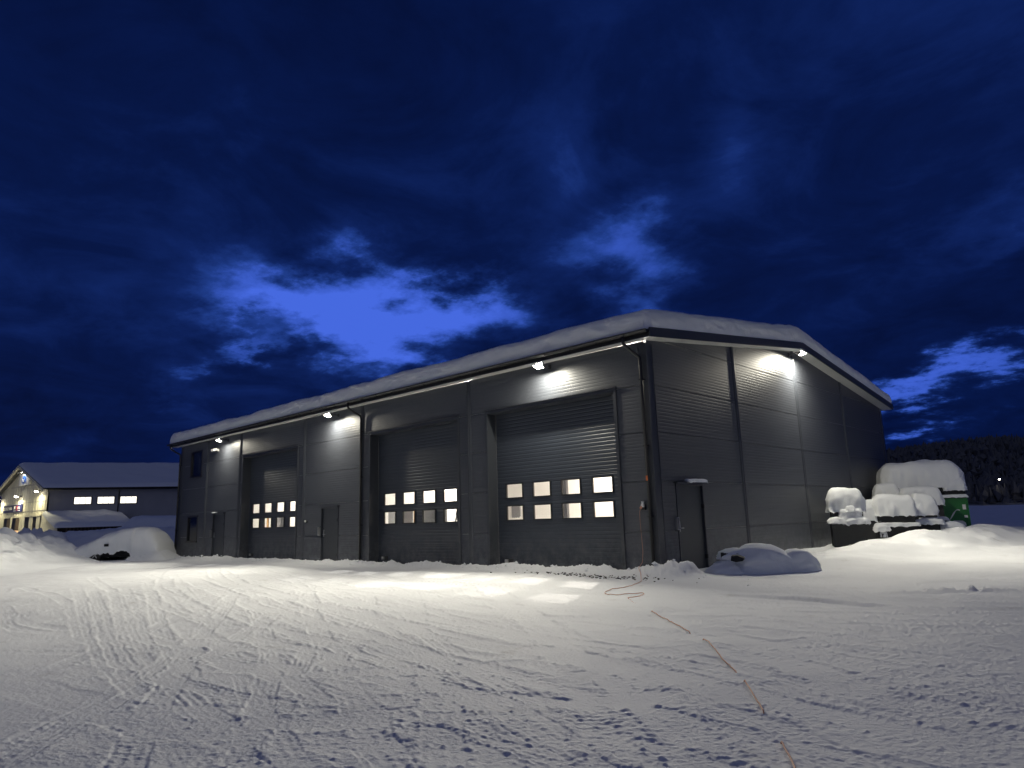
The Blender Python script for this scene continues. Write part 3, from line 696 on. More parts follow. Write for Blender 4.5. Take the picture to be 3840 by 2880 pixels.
# ---------------------------------------------------------------- floodlights
def area(name, parent, loc, direction, size, power, color, shape='RECTANGLE', sy=None, spread=PI):
    l = bpy.data.lights.new(name, 'AREA'); l.energy = power; l.color = color; l.shape = shape; l.size = size; l.size_y = sy or size; l.spread = spread
    o = bpy.data.objects.new(name, l); COL.objects.link(o); o.location = loc
    o.rotation_euler = Vector(direction).to_track_quat('-Z', 'Y').to_euler()
    if parent is not None: o.parent = parent
    return o
def floodlight(loc, rz, label, power, tilt, reach=.5, throw=(86, 138), spill=.14, pan=0.0):
    """local frame: -y points out of the wall"""
    t = thing('floodlight', label, 'floodlight', loc, rz, 'floodlights under the eaves of the hall')
    R = Matrix.Translation((0, -reach, 0)) @ Matrix.Rotation(-tilt, 4, 'X')
    R = R @ Matrix.Diagonal((.80, .80, .9, 1))
    m_ = MB(); m_.box(-.17, .17, -.13, .13, .0, .05, R)
    for k in range(7): m_.box(-.15+.05*k-.006, -.15+.05*k+.006, -.11, .11, .05, .085, R)
    for a, b, c, d in ((-.18, .18, -.145, -.125), (-.18, .18, .125, .145), (-.18, -.165, -.125, .125), (.165, .18, -.125, .125)): m_.box(a, b, c, d, -.012, .03, R)
    m_.build('housing', 'black', t)
    m_ = MB(); m_.box(-.164, .164, -.124, .124, -.006, -.001, R); m_.build('lens', 'lens', t)
    m_ = MB(); m_.box(-.05, .05, -.03, .0, -.02, .12); m_.tube([(0, -.02, .06), (0, -reach*.6, .09), (0, -reach, .07)], .018, 6)
    m_.box(-.19, -.182, -reach-.02, -reach+.02, .0, .10); m_.box(.182, .19, -reach-.02, -reach+.02, .0, .10); m_.box(-.19, .19, -reach-.02, -reach+.02, .10, .108)
    m_.build('bracket', 'black', t)
    p = R @ Vector((0, 0, -.02))
    # an asymmetric flood: most of the light is thrown forward, some spills straight down along the wall
    q = Matrix.Rotation(math.radians(pan), 3, 'Z') @ Matrix.Rotation(-math.radians(throw[0]), 3, 'X') @ Vector((0, 0, -1))
    area('lamp_light', t, p, q, .30, power, WARM, sy=.22, spread=math.radians(throw[1]))
    area('lamp_spill', t, p+Vector((0, .03, -.01)), (0, .06, -1), .26, power*spill, WARM, sy=.18)
    return t
TILT = math.radians(22)
floodlight((-24.72, 0, 5.76), 0, 'lit floodlight above the left grey door beside the white camera', P_FLOOD*.62, TILT)
floodlight((-14.72, 0, 5.78), 0, 'lit floodlight above the door between the two left gates', P_FLOOD*1.0, TILT)
floodlight((-3.36, 0, 5.83), 0, 'lit floodlight above the large gate nearest the corner', P_FLOOD*1.0, TILT, throw=(84, 150))
floodlight((0, 9.62, 7.03), PI/2, 'lit floodlight under the gable peak', P_GABLE, math.radians(16), throw=(84, 150), spill=.20, pan=-14)
# white twin-head camera
t = thing('security_camera', 'white twin headed security camera on the wall beside the left floodlight', 'camera', (-25.85, 0, 5.42))
m_ = MB(); m_.box(-.06, .06, -.03, 0, -.06, .06); m_.tube([(0, -.02, 0), (0, -.16, 0)], .025, 8); m_.build('bracket', 'white_plastic', t)
for sx in (-.09, .09):
    m_ = MB(); m_.tube([(sx, -.12, .02), (sx, -.15, .02), (sx, -.33, -.03), (sx, -.34, -.03)], [.05, .065, .065, .05], 10); m_.build('camera_head', 'white_plastic', t, smooth=False)
# small round sensor
t = thing('wall_sensor', 'small white dome sensor on the wall left of the middle door', 'sensor', (-17.0, -.0, 1.63))
m_ = MB(); m_.tube([(0, 0, 0), (0, -.05, 0)], .06, 12); m_.build('base_plate', 'black', t)
m_ = MB(); m_.tube([(0, -.05, .01), (0, -.08, .01), (0, -.10, .01), (0, -.11, .01)], [.05, .045, .03, .01], 12); m_.build('dome', 'white_plastic', t, smooth=True)
# socket with plug, orange tag on the downpipe, cable
t = thing('wall_socket', 'white wall socket with snow on its cover next to the corner', 'socket', (-.36, -.0, 1.66))
m_ = MB(); m_.box(-.05, .05, -.06, 0, -.07, .07); m_.build('socket_box', 'black', t)
m_ = MB(); m_.prism([(-.055, -.06, .0), (.055, -.06, .0), (.04, -.06, .10), (-.02, -.06, .10)], (0, -.05, 0)); m_.build('cover', 'white_plastic', t)
blobcap('snow_cap', (-.05, .05, -.11, -.01, .095), .06, t, over=.005, seed=8, res=.02)
t = tag(MB().box(-.165, -.115, -.15, -.135, 2.33, 2.45).build('tag', 'orange'), 'small orange tag stuck on the corner downpipe', 'tag')
cab = [(0.63, -1.84), (0.93, -2.85), (0.89, -3.36), (1.16, -3.93), (1.59, -3.99), (1.9, -3.72), (2.12, -4.14), (2.1, -4.5), (2.47, -4.92), (3.0, -5.48), (4.18, -6.62), (4.53, -6.96), (4.95, -7.39), (5.32, -7.76), (5.65, -8.1),
       (6.12, -8.73), (6.44, -9.11), (6.65, -9.38), (6.86, -9.66), (7.1, -10.01), (7.19, -10.14), (7.35, -10.4), (7.53, -10.65), (7.7, -10.93), (7.85, -11.17), (8.1, -11.6), (8.6, -12.1)]
off = [.0, 0, 0, 0, 0, 0, 0, 0, -.02, -.06, .004, .0, .0, -.06, 0, .004, 0, -.03, .004, .0, 0, -.05, -.04, .004, 0, 0, -.05]
pl = resample([(a, b) for a, b in cab], .06)
cum = np.linspace(0, len(cab)-1, len(pl))
# map resampled points back to control index for the buried stretches
ctrl = np.array(cab); idx = np.array([np.argmin(((ctrl-p)**2).sum(1)) for p in pl])
zz_ = snow_height(pl[:, 0:1].astype(np.float32), pl[:, 1:2].astype(np.float32))[:, 0]
pts = [(-.41, -.10, 1.64), (-.43, -.13, 1.55), (-.44, -.12, 1.3), (-.43, -.11, .9), (-.40, -.14, .55), (-.33, -.30, .30), (-.15, -.75, .20), (.2, -1.2, .11)]
pts += [(p[0], p[1], z+.016+off[i]) for p, z, i in zip(pl, zz_, idx)]
m_ = MB(); m_.tube([(-.37, -.12, 1.68), (-.41, -.10, 1.64)], .03, 8); m_.tube(pts, .0065, 6)
tag(m_.build('extension_cord', 'cable_orange', smooth=True), 'thin orange extension cord running from the wall socket across the snow', 'cord')

# ---------------------------------------------------------------- inside the hall, seen through the gate windows
def inner_lamp(label, x, y, z, power, col=(1, .95, .86)):
    t = thing('ceiling_lamp', label, 'lamp', (x, y, z), group='lamps inside the hall')
    m_ = MB(); m_.box(-.25, .25, -.25, .25, .02, .10); m_.tube([(0, 0, .1), (0, 0, 7.0-z)], .015, 5); m_.build('housing', 'white_plastic', t)
    MB().box(-.2, .2, -.2, .2, .005, .02).build('diffuser', 'lens_small', t)
    area('lamp_light', t, (0, 0, -.01), (0, -.35, -1), .14, power, col)
inner_lamp('bright ceiling lamp lighting the bay behind the leftmost gate', -26.5, 7.5, 5.7, P_HALL*.8)
inner_lamp('bright ceiling lamp lighting the bay behind the middle gate', -16.4, 9.2, 6.2, P_HALL)
inner_lamp('bright ceiling lamp lighting the bay behind the gate nearest the corner', -6.3, 9.2, 6.2, P_HALL*.85, (1, .92, .82))
def cabinet(x0, x1, y0, y1, z0, z1, label, m='cabinet', name='cabinet', cat='cabinet'):
    t = thing(name, label, cat, ((x0+x1)/2, (y0+y1)/2, z0)); w = (x1-x0)/2; d = (y1-y0)/2; h = z1-z0
    MB().box(-w, w, -d+.02, d, 0, h).build('body', m, t)
    MB().box(-w+.01, -.004, -d, -d+.018, .02, h-.02).build('door', m, t); MB().box(.004, w-.01, -d, -d+.018, .02, h-.02).build('door', m, t)
cabinet(-14.05, -13.05, 2.0, 2.5, -.02, 2.02, 'grey cabinet showing in the lower left window of the middle gate')
cabinet(-11.75, -10.95, 2.0, 2.5, -.02, 2.02, 'grey cabinet filling the third lower window of the middle gate')
tag(MB().box(-12.45, -12.22, 2.05, 2.10, -.02, 2.05).build('board', 'wood'), 'orange wooden board leaning behind the second lower window of the middle gate', 'board')
m_ = MB()
for xa, xb in ((-10.5, -10.2), (-10.0, -9.85)): m_.prism([(xa, 2.2, -.02), (xa+.06, 2.2, -.02), (xb+.06, 2.35, 2.05), (xb, 2.35, 2.05)], (0, .03, 0))
for k in range(6): m_.box(-10.45+.04*k, -9.9, 2.2+.02*k, 2.23+.02*k, .3*k+.2, .3*k+.25)
tag(m_.build('ladder', 'cabinet'), 'grey step ladder behind the fourth lower window of the middle gate', 'ladder')
m_ = MB(); m_.box(-6.92, -6.55, 1.9, 1.95, 1.55, 2.06)
for k in range(9): m_.box(-6.92+.04*k, -6.90+.04*k, 1.91, 1.94, 1.52-.03*rnd.random(), 1.55)
tag(m_.build('hanging_sheet', 'cabinet'), 'grey sheet hanging behind the lower left window of the gate nearest the corner', 'sheet')
tag(MB().box(-4.72, -4.58, 2.0, 2.12, -.02, 6.3).build('post', 'cabinet'), 'grey post behind the third window column of the gate nearest the corner', 'post')
cabinet(-23.6, -22.9, 2.0, 2.5, -.02, 2.02, 'grey cabinet behind the lower windows of the leftmost gate')
tag(MB().box(-24.45, -24.3, 2.05, 2.10, -.02, 2.0).build('board', 'wood'), 'wooden board behind a lower window of the leftmost gate', 'board')

# ---------------------------------------------------------------- snow chunks along the wall foot
m_ = MB()
for k in range(214):
    if k < 210: x, y = rnd.uniform(-30.5, 1.6), -.35-abs(rnd.gauss(0, .28))
    else: x, y = rnd.uniform(.2, 3.5), rnd.uniform(-1.8, .6)
    s_ = rnd.choice([.02, .025, .03, .035, .04, .06]) * (1.3 if rnd.random() < .1 else 1)
    z = ground_z(x, y)+s_*.1
    i = len(m_.v); ph = rnd.random()*6
    ring = [(x+s_*rnd.uniform(.7, 1.2)*math.cos(ph+w), y+s_*rnd.uniform(.7, 1.2)*math.sin(ph+w), z+s_*rnd.uniform(-.3, .3)) for w in (0, 1.26, 2.5, 3.8, 5.0)]
    m_.v += ring+[(x, y, z+s_*.8), (x, y, z-s_*.7)]
    for q in range(5):
        m_.f += [(i+q, i+(q+1) % 5, i+5), (i+(q+1) % 5, i+q, i+6)]; m_.mi += [0, 0]
tag(m_.build('snow_chunks', 'snow'), 'loose snow lumps scattered along the foot of the hall wall', 'snow', kind='stuff')
m_ = MB()
for k in range(160):
    x, y = rnd.gauss(-1.2, 1.1), -1.35+rnd.gauss(0, .18)
    s_ = rnd.uniform(.008, .022); z = ground_z(x, y)+.006
    m_.box(x-s_, x+s_, y-s_*.7, y+s_*.7, z-.01, z+s_*.6)
tag(m_.build('gravel', 'grit'), 'dark grit showing through the snow before the gate nearest the corner', 'gravel', kind='stuff')

# ---------------------------------------------------------------- snow banks on the left
def bank(name, label, x0, x1, y0, y1, step, fn, m='snow_soft'):
    X, Y = np.meshgrid(np.arange(x0, x1+step, step), np.arange(y0, y1+step, step)); X = X.astype(np.float32); Y = Y.astype(np.float32)
    Z = fn(X, Y); o = grid_mesh(name, X, Y, Z, m); tag(o, label, 'snow bank'); return o
def edge(X, Y, x0, x1, y0, y1, w): return sst(x0, x0+w, X)*(1-sst(x1-w, x1, X))*sst(y0, y0+w, Y)*(1-sst(y1-w, y1, Y))
def lumps(X, Y, s): return .22*np.abs(gn(X*.55, Y*.55, s))+.15*np.abs(gn(X*1.2, Y*1.2, s+1))+.07*np.abs(gn(X*2.6, Y*2.6, s+2))+.03*gn(X*5, Y*5, s+3)
def bank1(X, Y):
    d = (X+21.8)*(-.58)+(Y+9.5)*(-.815)+.5*gn(X*.5, Y*.5, 100)
    s = sst(-.3, 5.0, d)*(1-sst(9, 15, d))
    h = 1.12*s*(.85+.20*fbm(X/4, Y/4, 3, 101))+s*(.35+s)*(lumps(X, Y, 110)*2.2+.10*np.abs(gn(X*3.2, Y*3.2, 117)))
    return -.35+(h+.35)*edge(X, Y, -46, -19.5, -26, -2.0, 2.0)
bank('snow_bank', 'lumpy ploughed snow bank at the left edge of the yard', -46, -19.5, -26, -2.0, .11, bank1)
def bank2(X, Y):
    d = (X+41)*(-.69)+(Y+6)*.72+.5*gn(X*.5, Y*.5, 120)
    s = sst(-.3, 5, d)*(1-sst(9, 16, d))
    h = (1.5+.030*(X+42).clip(0, 12)+.02*(Y+4).clip(0, 10))*s*(.88+.14*fbm(X/5, Y/5, 3, 121))+s*lumps(X, Y, 130)*1.1
    return -.35+(h+.35)*edge(X, Y, -62, -31.2, -16, 24, 1.6)
bank('snow_bank', 'long snow bank behind the buried car, in bluish shade', -62, -31.2, -16, 24, .15, bank2)
def bank3(X, Y):
    d = (X+58.0)*(-.69)+(Y-6.5)*.72; u = (X+58.0)*.72+(Y-6.5)*.69
    s = sst(-5, 0, d)*(1-sst(3, 9, d))
    h = 2.95*s*(.95+.05*fbm(X/6, Y/6, 3, 141))+s*(1-sst(-1.5, 0, d))*lumps(X, Y, 150)*1.6
    return -.3+(h+.3)*edge(X, Y, -75, -33, -4, 36, 2.5)*sst(-2.0, 1.0, u)
bank('snow_bank', 'long level snow bank close before the dark side wall of the far warehouse', -75, -33, -4, 36, .25, bank3)

# ---------------------------------------------------------------- car under the snow
CARC = (-31.72, -2.54); crz = math.atan2(.69, .722)
car = thing('buried_car', 'dark car buried under a smooth deep snow cover left of the hall', 'car', (CARC[0], CARC[1], -.02), crz); car.scale = (1.0, 1.08, 1.06)
# local x runs to the right of the picture (tail), -x is the bonnet; -y faces the yard
def car_profile(x):  # body roof height
    pts = [(-2.2, .30), (-2.15, .62), (-1.9, .72), (-1.0, .84), (-.35, 1.28), (.2, 1.38), (.9, 1.36), (1.55, 1.18), (1.95, .92), (2.12, .6), (2.15, .3)]
    return float(np.interp(x, [p[0] for p in pts], [p[1] for p in pts]))
m_ = MB(); st = np.linspace(-2.2, 2.15, 30); ring = []
for x in st:
    h = car_profile(x); tw = .70 if h > 1.0 else .80; w = .84*(1-.12*(abs(x)/2.2)**4)
    x = x*.93+.42
    ring.append([(x, -w, .18), (x, -w*1.02, .45), (x, -w, min(h, .80)), (x, -w*tw, h), (x, w*tw, h), (x, w, min(h, .80)), (x, w*1.02, .45), (x, w, .18)])
for a, b in zip(ring[:-1], ring[1:]):
    for q in range(7): m_.quad(a[q], b[q], b[q+1], a[q+1])
m_.poly(ring[0]); m_.poly(ring[-1][::-1]); m_.build('body', 'car_paint', car)
m_ = MB(); m_.prism([(-.25, -.80, .84), (.65, -.80, .84), (.6, -.70, 1.26), (.15, -.70, 1.22)], (0, .01, 0)); m_.prism([(.73, -.80, .84), (1.65, -.80, .84), (1.45, -.70, 1.24), (.7, -.70, 1.26)], (0, .01, 0)); m_.build('side_window', 'glass_dark', car)
for x in (-.66, 1.63):
    for y in (-.79, .79):
        sg = 1 if y > 0 else -1
        m_ = MB(); m_.tube([(x, y-.10, .31), (x, y-.09, .31), (x, y+.09, .31), (x, y+.10, .31)], [.26, .315, .315, .26], 20); wv = m_.build('wheel', 'rubber', car)
        m_ = MB(); m_.tube([(x, y+sg*.09, .31), (x, y+sg*.112, .31)], [.20, .19], 16); m_.cur = 1
        for k in range(5):
            a = 2*PI*k/5+.3; m_.prism([(x+.03*math.sin(a), y+sg*.114, .31-.03*math.cos(a)), (x-.03*math.sin(a), y+sg*.114, .31+.03*math.cos(a)), (x+.19*math.cos(a)-.018*math.sin(a), y+sg*.114, .31+.19*math.sin(a)+.018*math.cos(a)), (x+.19*math.cos(a)+.018*math.sin(a), y+sg*.114, .31+.19*math.sin(a)-.018*math.cos(a))], (0, sg*.012, 0))
        m_.build('rim', ['black', 'steel'], wv)
m_ = MB(); m_.box(-.12, .08, -1.06, -.84, .70, .82); m_.build('side_mirror', 'car_paint', car)
# snow shell: sections along x, from the lower front edge over the top to the ground behind
nx_, nt_ = 150, 46
xs_ = np.linspace(-2.75, 2.72, nx_); SX = np.zeros((nt_, nx_)); SY = SX.copy(); SZ = SX.copy()
for i, x in enumerate(xs_):
    top = np.interp(x, [-2.75, -2.5, -2.2, -1.6, -.9, -.2, .5, 1.2, 1.8, 2.2, 2.5, 2.72], [.05, .38, .56, .80, 1.06, 1.36, 1.54, 1.60, 1.54, 1.30, .85, .05])
    n_ = float(gn(np.array([x*2.3]), np.array([.4]), 160)[0])
    low = np.interp(x, [-2.75, -1.25, -1.0, -.75, -.4, .0, .25, .6, 1.0, 1.2, 1.3, 2.55], [-.1, -.05, .20, .32, .38, .44, .34, .46, .44, .30, -.05, -.1])+(.07*n_+.06*float(gn(np.array([x*7.3]), np.array([.8]), 161)[0]))*(1 if -1.1 < x < 1.25 else 0)
    wf, wb = .98, 1.15
    for j in range(nt_):
        t = j/(nt_-1); a = PI*t
        cy = -math.cos(a); y = (wf if cy < 0 else wb)*math.copysign(abs(cy)**.55, cy); lo = low if t < .5 else -.1
        z = lo+(top-lo)*math.sin(a)**.62
        if t < .5: y -= .10*math.sin(a*2)*(1 if low > .1 else .3)
        SX[j, i] = x; SY[j, i] = y; SZ[j, i] = z
n1 = gn(SX*1.7, SZ*1.7+SY, 162)*.035+gn(SX*5, SZ*5+SY*2, 163)*.012
SY += np.where(SY < 0, -1, 1)*n1; SZ += n1*.6*(np.abs(SY) < .8)
grid_mesh('snow_cover', SX, SY, SZ, 'snow_soft', car)
# inner lip so the shell has thickness at the front
lip = MB()
for i in range(nx_-1):
    a, b = (SX[0, i], SY[0, i], SZ[0, i]), (SX[0, i+1], SY[0, i+1], SZ[0, i+1])
    lip.quad(a, b, (b[0], b[1]+.22, b[2]+.06), (a[0], a[1]+.22, a[2]+.06))
lip.build('snow_edge', 'snow_soft', car)
def carbank(X, Y):
    c, s = math.cos(crz), math.sin(crz); dx, dy = X-CARC[0], Y-CARC[1]; u = dx*c+dy*s; v = -dx*s+dy*c
    side = np.exp(-((v+1.28)/.36)**2)*sst(-4.6, -2.2, u)*(1-sst(2.3, 3.6, u))
    h = side*(1-.75*np.exp(-((u+.1)/1.5)**4))*(.12+.06*gn(X*1.1, Y*1.1, 171)+.16*np.maximum(gn(X*3, Y*3, 172), 0)+.07*np.maximum(gn(X*6.5, Y*6.5, 173), 0))
    h = h+np.exp(-((u+3.2)/.8)**2-((v+.9)/.6)**2)*(.5+.2*gn(X*2, Y*2, 174))+np.exp(-((u-2.6)/.5)**2-((v+.3)/1.1)**2)*.45+np.exp(-((u+4.2)/.5)**2-((v+1.0)/.5)**2)*.35
    h = h+np.exp(-((u+4.0)/2.2)**2-((v-.9)/.8)**2)*(.75+.2*gn(X*1.4, Y*1.4, 175))
    e_ = edge(X, Y, -39, -27.0, -9, 3, 1.0)
    return -.12+(h+.12*np.clip(h*6, 0, 1))*e_
bank('snow_bank', 'low drift of broken snow along the side of the buried car', -39, -27.0, -9, 3, .06, carbank)

# ---------------------------------------------------------------- right: snow covered object by the gable door
def blobmesh(name, c, s, m, parent=None, seed=0, nz=.06, pw=.7, res=40, rz=0.0):
    """half dome of snow on the ground, lumpy"""
    nt_ = res//2+1; th = np.linspace(0, 2*PI, res+1); ph = np.linspace(-.12, 1, nt_)
    T, Pp = np.meshgrid(th, ph); zc = np.clip(Pp, 0, 1)
    r = np.clip(1-zc**2.2, 0, 1)**pw
    sg = lambda q: np.sign(q)*np.abs(q)**.8
    ux, uy = r*sg(np.cos(T)), r*sg(np.sin(T))
    n_ = 1+nz*3*gn(ux*2+seed, uy*2+zc*2, seed)+nz*gn(ux*6+seed, uy*6+zc*6, seed+1)
    x, y = ux*s[0]*n_, uy*s[1]*n_; z = Pp*s[2]*(1+nz*2*gn(ux*1.5, uy*1.5+seed, seed+2)*(Pp > 0)); c_, s_ = math.cos(rz), math.sin(rz)
    return grid_mesh(name, c[0]+x*c_-y*s_, c[1]+x*s_+y*c_, c[2]+z, m, parent)
IR = .45   # heading of the picture's right on the ground
t = thing('covered_trailer', 'small dark trailer buried under a snow mound beside the gable door', 'trailer', (1.75, 1.55, 0), IR)
MB().box(-.66, .50, -.28, .28, .15, .46).build('box_body', 'crate', t)
m_ = MB(); m_.tube([(-.72, -.22, .40), (-.79, -.22, .40)], .085, 10); m_.tube([(-.72, .05, .36), (-.78, .05, .36)], .07, 10); m_.box(-.78, -.66, -.30, -.06, .30, .47); m_.build('tailboard', 'rubber', t)
m_ = MB(); m_.prism([(-.56, -.55, .30), (-.44, -.56, .265), (-.28, -.57, .29), (-.25, -.56, .36), (-.40, -.54, .42), (-.54, -.53, .41)], (.03, .12, .02)); m_.build('dark_hole', 'rubber', t)  # matt dark block standing in for a dark hole in the snow
blobmesh('snow_cover', (.12, .04, -.06), (.84, .55, .74), 'snow_soft', t, seed=11, nz=.05, pw=.5)
blobmesh('snow_cover', (-.48, .06, .34), (.42, .42, .25), 'snow_soft', t, seed=12, nz=.06, pw=.6)
blobmesh('snow_cover', (1.0, .12, -.06), (.52, .42, .60), 'snow_soft', t, seed=14, nz=.04, pw=.45)
blobmesh('snow_cover', (-.72, -.22, -.1), (.50, .46, .42), 'snow_soft', t, seed=15, nz=.06, pw=.8)

# ---------------------------------------------------------------- right: stacks of dark crates with snow on them
def crate_stack(label, loc, rz, w, d, levels, cap, seed, caprect=None, ledge=None):
    """levels: (z0, z1, inset) crates; boards on every crate; snow cap on top"""
    t = thing('crate_stack', label, 'crate stack', loc, rz, 'snow capped crates beside the gable wall')
    for li, (z0, z1, ins) in enumerate(levels):
        m_ = MB(); x0, x1, y0, y1 = -w/2+ins, w/2-ins, -d/2+ins, d/2-ins
        m_.box(x0+.03, x1-.03, y0+.03, y1-.03, z0, z1-.02)
        for xx in (x0, x1-.07):
            for yy in (y0, y1-.07): m_.box(xx, xx+.07, yy, yy+.07, z0, z1)
        c = m_.build('crate', 'crate', t)
        m_ = MB(); n_ = max(1, int((z1-z0)/.15)); hgt = (z1-z0)/n_
        b_ = MB()
        for k in range(n_):
            za, zb = z0+k*hgt+.012, z0+(k+1)*hgt-.012
            b_ = MB(); b_.box(x0+.072, x1-.072, y0, y0+.028, za, zb); b_.build('board', 'crate', c)
            b_ = MB(); b_.box(x1-.028, x1, y0+.072, y1-.072, za, zb); b_.build('board', 'crate', c)
    cr_ = caprect or (-w/2, w/2, -d/2, d/2)
    blobcap('snow_cap', (*cr_, levels[-1][1]-.06), cap, t, 'snow', seed=seed, res=.05, over=.05)
    if ledge:
        for q, (x0, x1, y0, y1, z, h) in enumerate(ledge): blobcap('snow_ledge', (x0, x1, y0, y1, z), h, t, 'snow', seed=seed+20+q, res=.05, over=.04)
    return t
RZ = .42
A_ = crate_stack('leftmost stack of dark crates against the wall, with a tall tilted snow cap', (.98, 10.75, 0), RZ, 1.10, 1.0, [(.10, .92, .02), (1.0, 1.42, .06)], .86, 31,
                 ledge=[(-.60, .05, -.62, -.2, .98, .22), (-.1, .62, -.66, -.2, .93, .26), (-.25, .42, -.60, -.3, 1.10, .40), (-.02, .22, -.58, -.4, 1.35, .24)])
B_ = crate_stack('front middle stack of two dark crates with a square snow cap', (1.72, 13.6, .15), RZ, 1.38, 1.0, [(.22, .66, .0), (.74, 1.06, .07)], .80, 33,
                 ledge=[(-.78, -.30, -.68, -.25, .48, .26), (-.72, .72, -.60, -.42, .62, .15)])
C2_ = crate_stack('narrow crate stack right beside the front middle stack, under snow', (2.42, 14.9, .2), RZ, .80, .9, [(.20, .80, .0), (.85, .98, .05)], .85, 35,
                  ledge=[(-.40, .50, -.56, -.36, .60, .2)])
C_ = crate_stack('rear crate stack with a large snow cap in front of the green container', (1.95, 16.5, .3), RZ, 1.45, 1.1, [(.20, .62, .0), (.68, 1.27, .03)], .78, 37,
                 ledge=[(-.2, .75, -.66, -.46, .60, .16)])
B2_ = crate_stack('small far crate stack showing only its snow cap behind the front middle stack', (.78, 16.3, .3), RZ, .84, .9, [(.1, 1.0, .0), (1.05, 1.62, .04)], .62, 39)
A2_ = crate_stack('low crate stack with a round snow cap between the two front stacks', (.85, 13.2, .2), RZ, .85, .8, [(.1, .85, .0)], .80, 41)
# single snowy lumps at the foot of the stacks
for i, (x, y, z, s_, lb) in enumerate([(2.62, 13.15, .30, (.34, .24, .34), 'rounded snow covered lump low before the front middle stack'), (3.2, 15.2, .42, (.48, .34, .46), 'snow covered bin lid beside the narrow crate stack'), (1.5, 12.9, .33, (.12, .10, .34), 'snow topped peg left of the front middle stack')]):
    t = thing('covered_lump' if i < 2 else 'peg', lb, 'lump' if i < 2 else 'peg', (x, y, z), RZ)
    MB().box(-s_[0]*.6, s_[0]*.6, -s_[1]*.75, s_[1]*.6, -.2, s_[2]*.55).build('body', 'crate', t)
    blobmesh('snow_cap', (0, .02, s_[2]*.30), (s_[0], s_[1], s_[2]*.75), 'snow_soft', t, seed=50+i, nz=.05, pw=.45, res=28)

# green container with a dark upper part behind the crates
t = thing('waste_container', 'dark topped green container with a white leaf mark under a huge snow cap', 'container', (1.47, 18.55, .35), RZ)
w2, d2 = 1.50, 1.0
MB().box(-w2, w2-.02, -d2+.02, d2, 1.42, 2.05).build('upper_body', 'crate', t)
m_ = MB(); m_.box(-w2, w2, -d2, d2, 0, 1.42); m_.build('lower_body', 'green', t)
m_ = MB(); m_.box(.60, w2+.02, -d2-.03, -d2, 1.28, 1.40); m_.box(.60, .68, -d2-.03, -d2, .05, 1.28); m_.box(w2-.06, w2+.02, -d2-.03, -d2, .05, 1.28); m_.build('frame_rail', 'green', t)
MB().box(-w2+.02, .58, -d2-.01, -d2, .05, 1.38).build('side_panel', 'crate', t)
# arched dark hatch above
m_ = MB(); m_.prism([(-.35+0, -d2-.0, 1.46)]+[(-.35+1.15*math.cos(PI/2*(1-k/10))*1.0, -d2-.0, 1.46+.52*math.sin(PI/2*(1-k/10))) for k in range(11)], (0, -.05, 0)); m_.build('hatch', 'car_paint', t)
m_ = MB(); m_.box(.0, .35, -d2-.07, -d2-.05, 1.60, 1.625); m_.build('hatch_handle', 'steel', t)
m_ = MB()
for k, (sx, ln) in enumerate(((0, .55), (.05, .50), (.10, .42), (.14, .34), (.18, .24))):
    pp = [(.78+sx+ln*.75*q/8, -d2-.012, .52+.06*k+ln*(.75*math.sin(PI*.62*q/8))) for q in range(9)]
    m_.tube(pp, .011, 4)
m_.build('leaf_emblem', 'sign_white', t)
m_ = MB(); m_.poly([(.72, -d2-.008, .30), (1.36, -d2-.008, .30), (1.34, -d2-.008, .42), (1.25, -d2-.008, .50), (.95, -d2-.008, .52), (.78, -d2-.008, .46)])
for (a, b, c_, d_) in ((1.30, 1.42, .95, 1.15), (1.32, 1.44, .62, .72), (1.20, 1.46, .02, .12)): m_.poly([(a, -d2-.036, c_), (b, -d2-.036, c_), (b, -d2-.036, d_), (a, -d2-.036, d_)])
m_.build('sticker', 'sign_white', t)
blobcap('snow_ledge', (.55, w2, -d2-.14, -d2+.02, 1.44), .13, t, 'snow', seed=61, over=.02)
blobcap('snow_cap', (-w2, w2, -d2, d2, 1.88), 1.18, t, 'snow', seed=62, res=.06, over=.09, rmax=.62)
blobcap('snow_ledge', (.75, w2, -d2-.08, -d2+.3, 1.72), .55, t, 'snow', seed=63, over=.04)
blobcap('snow_ledge', (-.75, -.30, -d2-.06, -d2+.2, 1.62), .5, t, 'snow', seed=64, over=.03)
blobcap('snow_ledge', (-1.72, -1.2, -d2-.05, -d2+.2, 1.72), .4, t, 'snow', seed=65, over=.03)

# ---------------------------------------------------------------- the far warehouse on the left
Ax, Ay = -80.8, 5.3
sd = Vector((.42, .906, 0)).normalized(); gd = Vector((-16.1, -1.2, 0)).normalized(); GWD = 16.14
gn_ = Vector((gd.y, -gd.x, 0)); gn_ = gn_ if gn_.dot(CAM-Vector((Ax, Ay, 0))) > 0 else -gn_
sn_ = Vector((sd.y, -sd.x, 0)); sn_ = sn_ if sn_.dot(CAM-Vector((Ax, Ay, 0))) > 0 else -sn_
O = Vector((Ax, Ay, 0))
def GP(a, o, z): return tuple(O+gd*a+gn_*o+Vector((0, 0, z)))      # on the gable
def SP(a, o, z): return tuple(O+sd*a+sn_*o+Vector((0, 0, z)))      # on the long side
def pbox(m_, P, a0, a1, o0, o1, z0, z1):
    p = [P(a, o, z) for z in (z0, z1) for o in (o0, o1) for a in (a0, a1)]; i = len(m_.v); m_.v += p
    for f in ((0, 2, 3, 1), (4, 5, 7, 6), (0, 1, 5, 4), (2, 6, 7, 3), (0, 4, 6, 2), (1, 3, 7, 5)): m_.f.append(tuple(i+k for k in f)); m_.mi.append(m_.cur)
    return m_
wh = thing('far_warehouse', 'cream gabled warehouse with signs and a long dark side wall at the far left', 'building')
EZ, PZ, PA, LEN = 6.5, 9.35, 8.37, 30
V = lambda t_: tuple(t_)
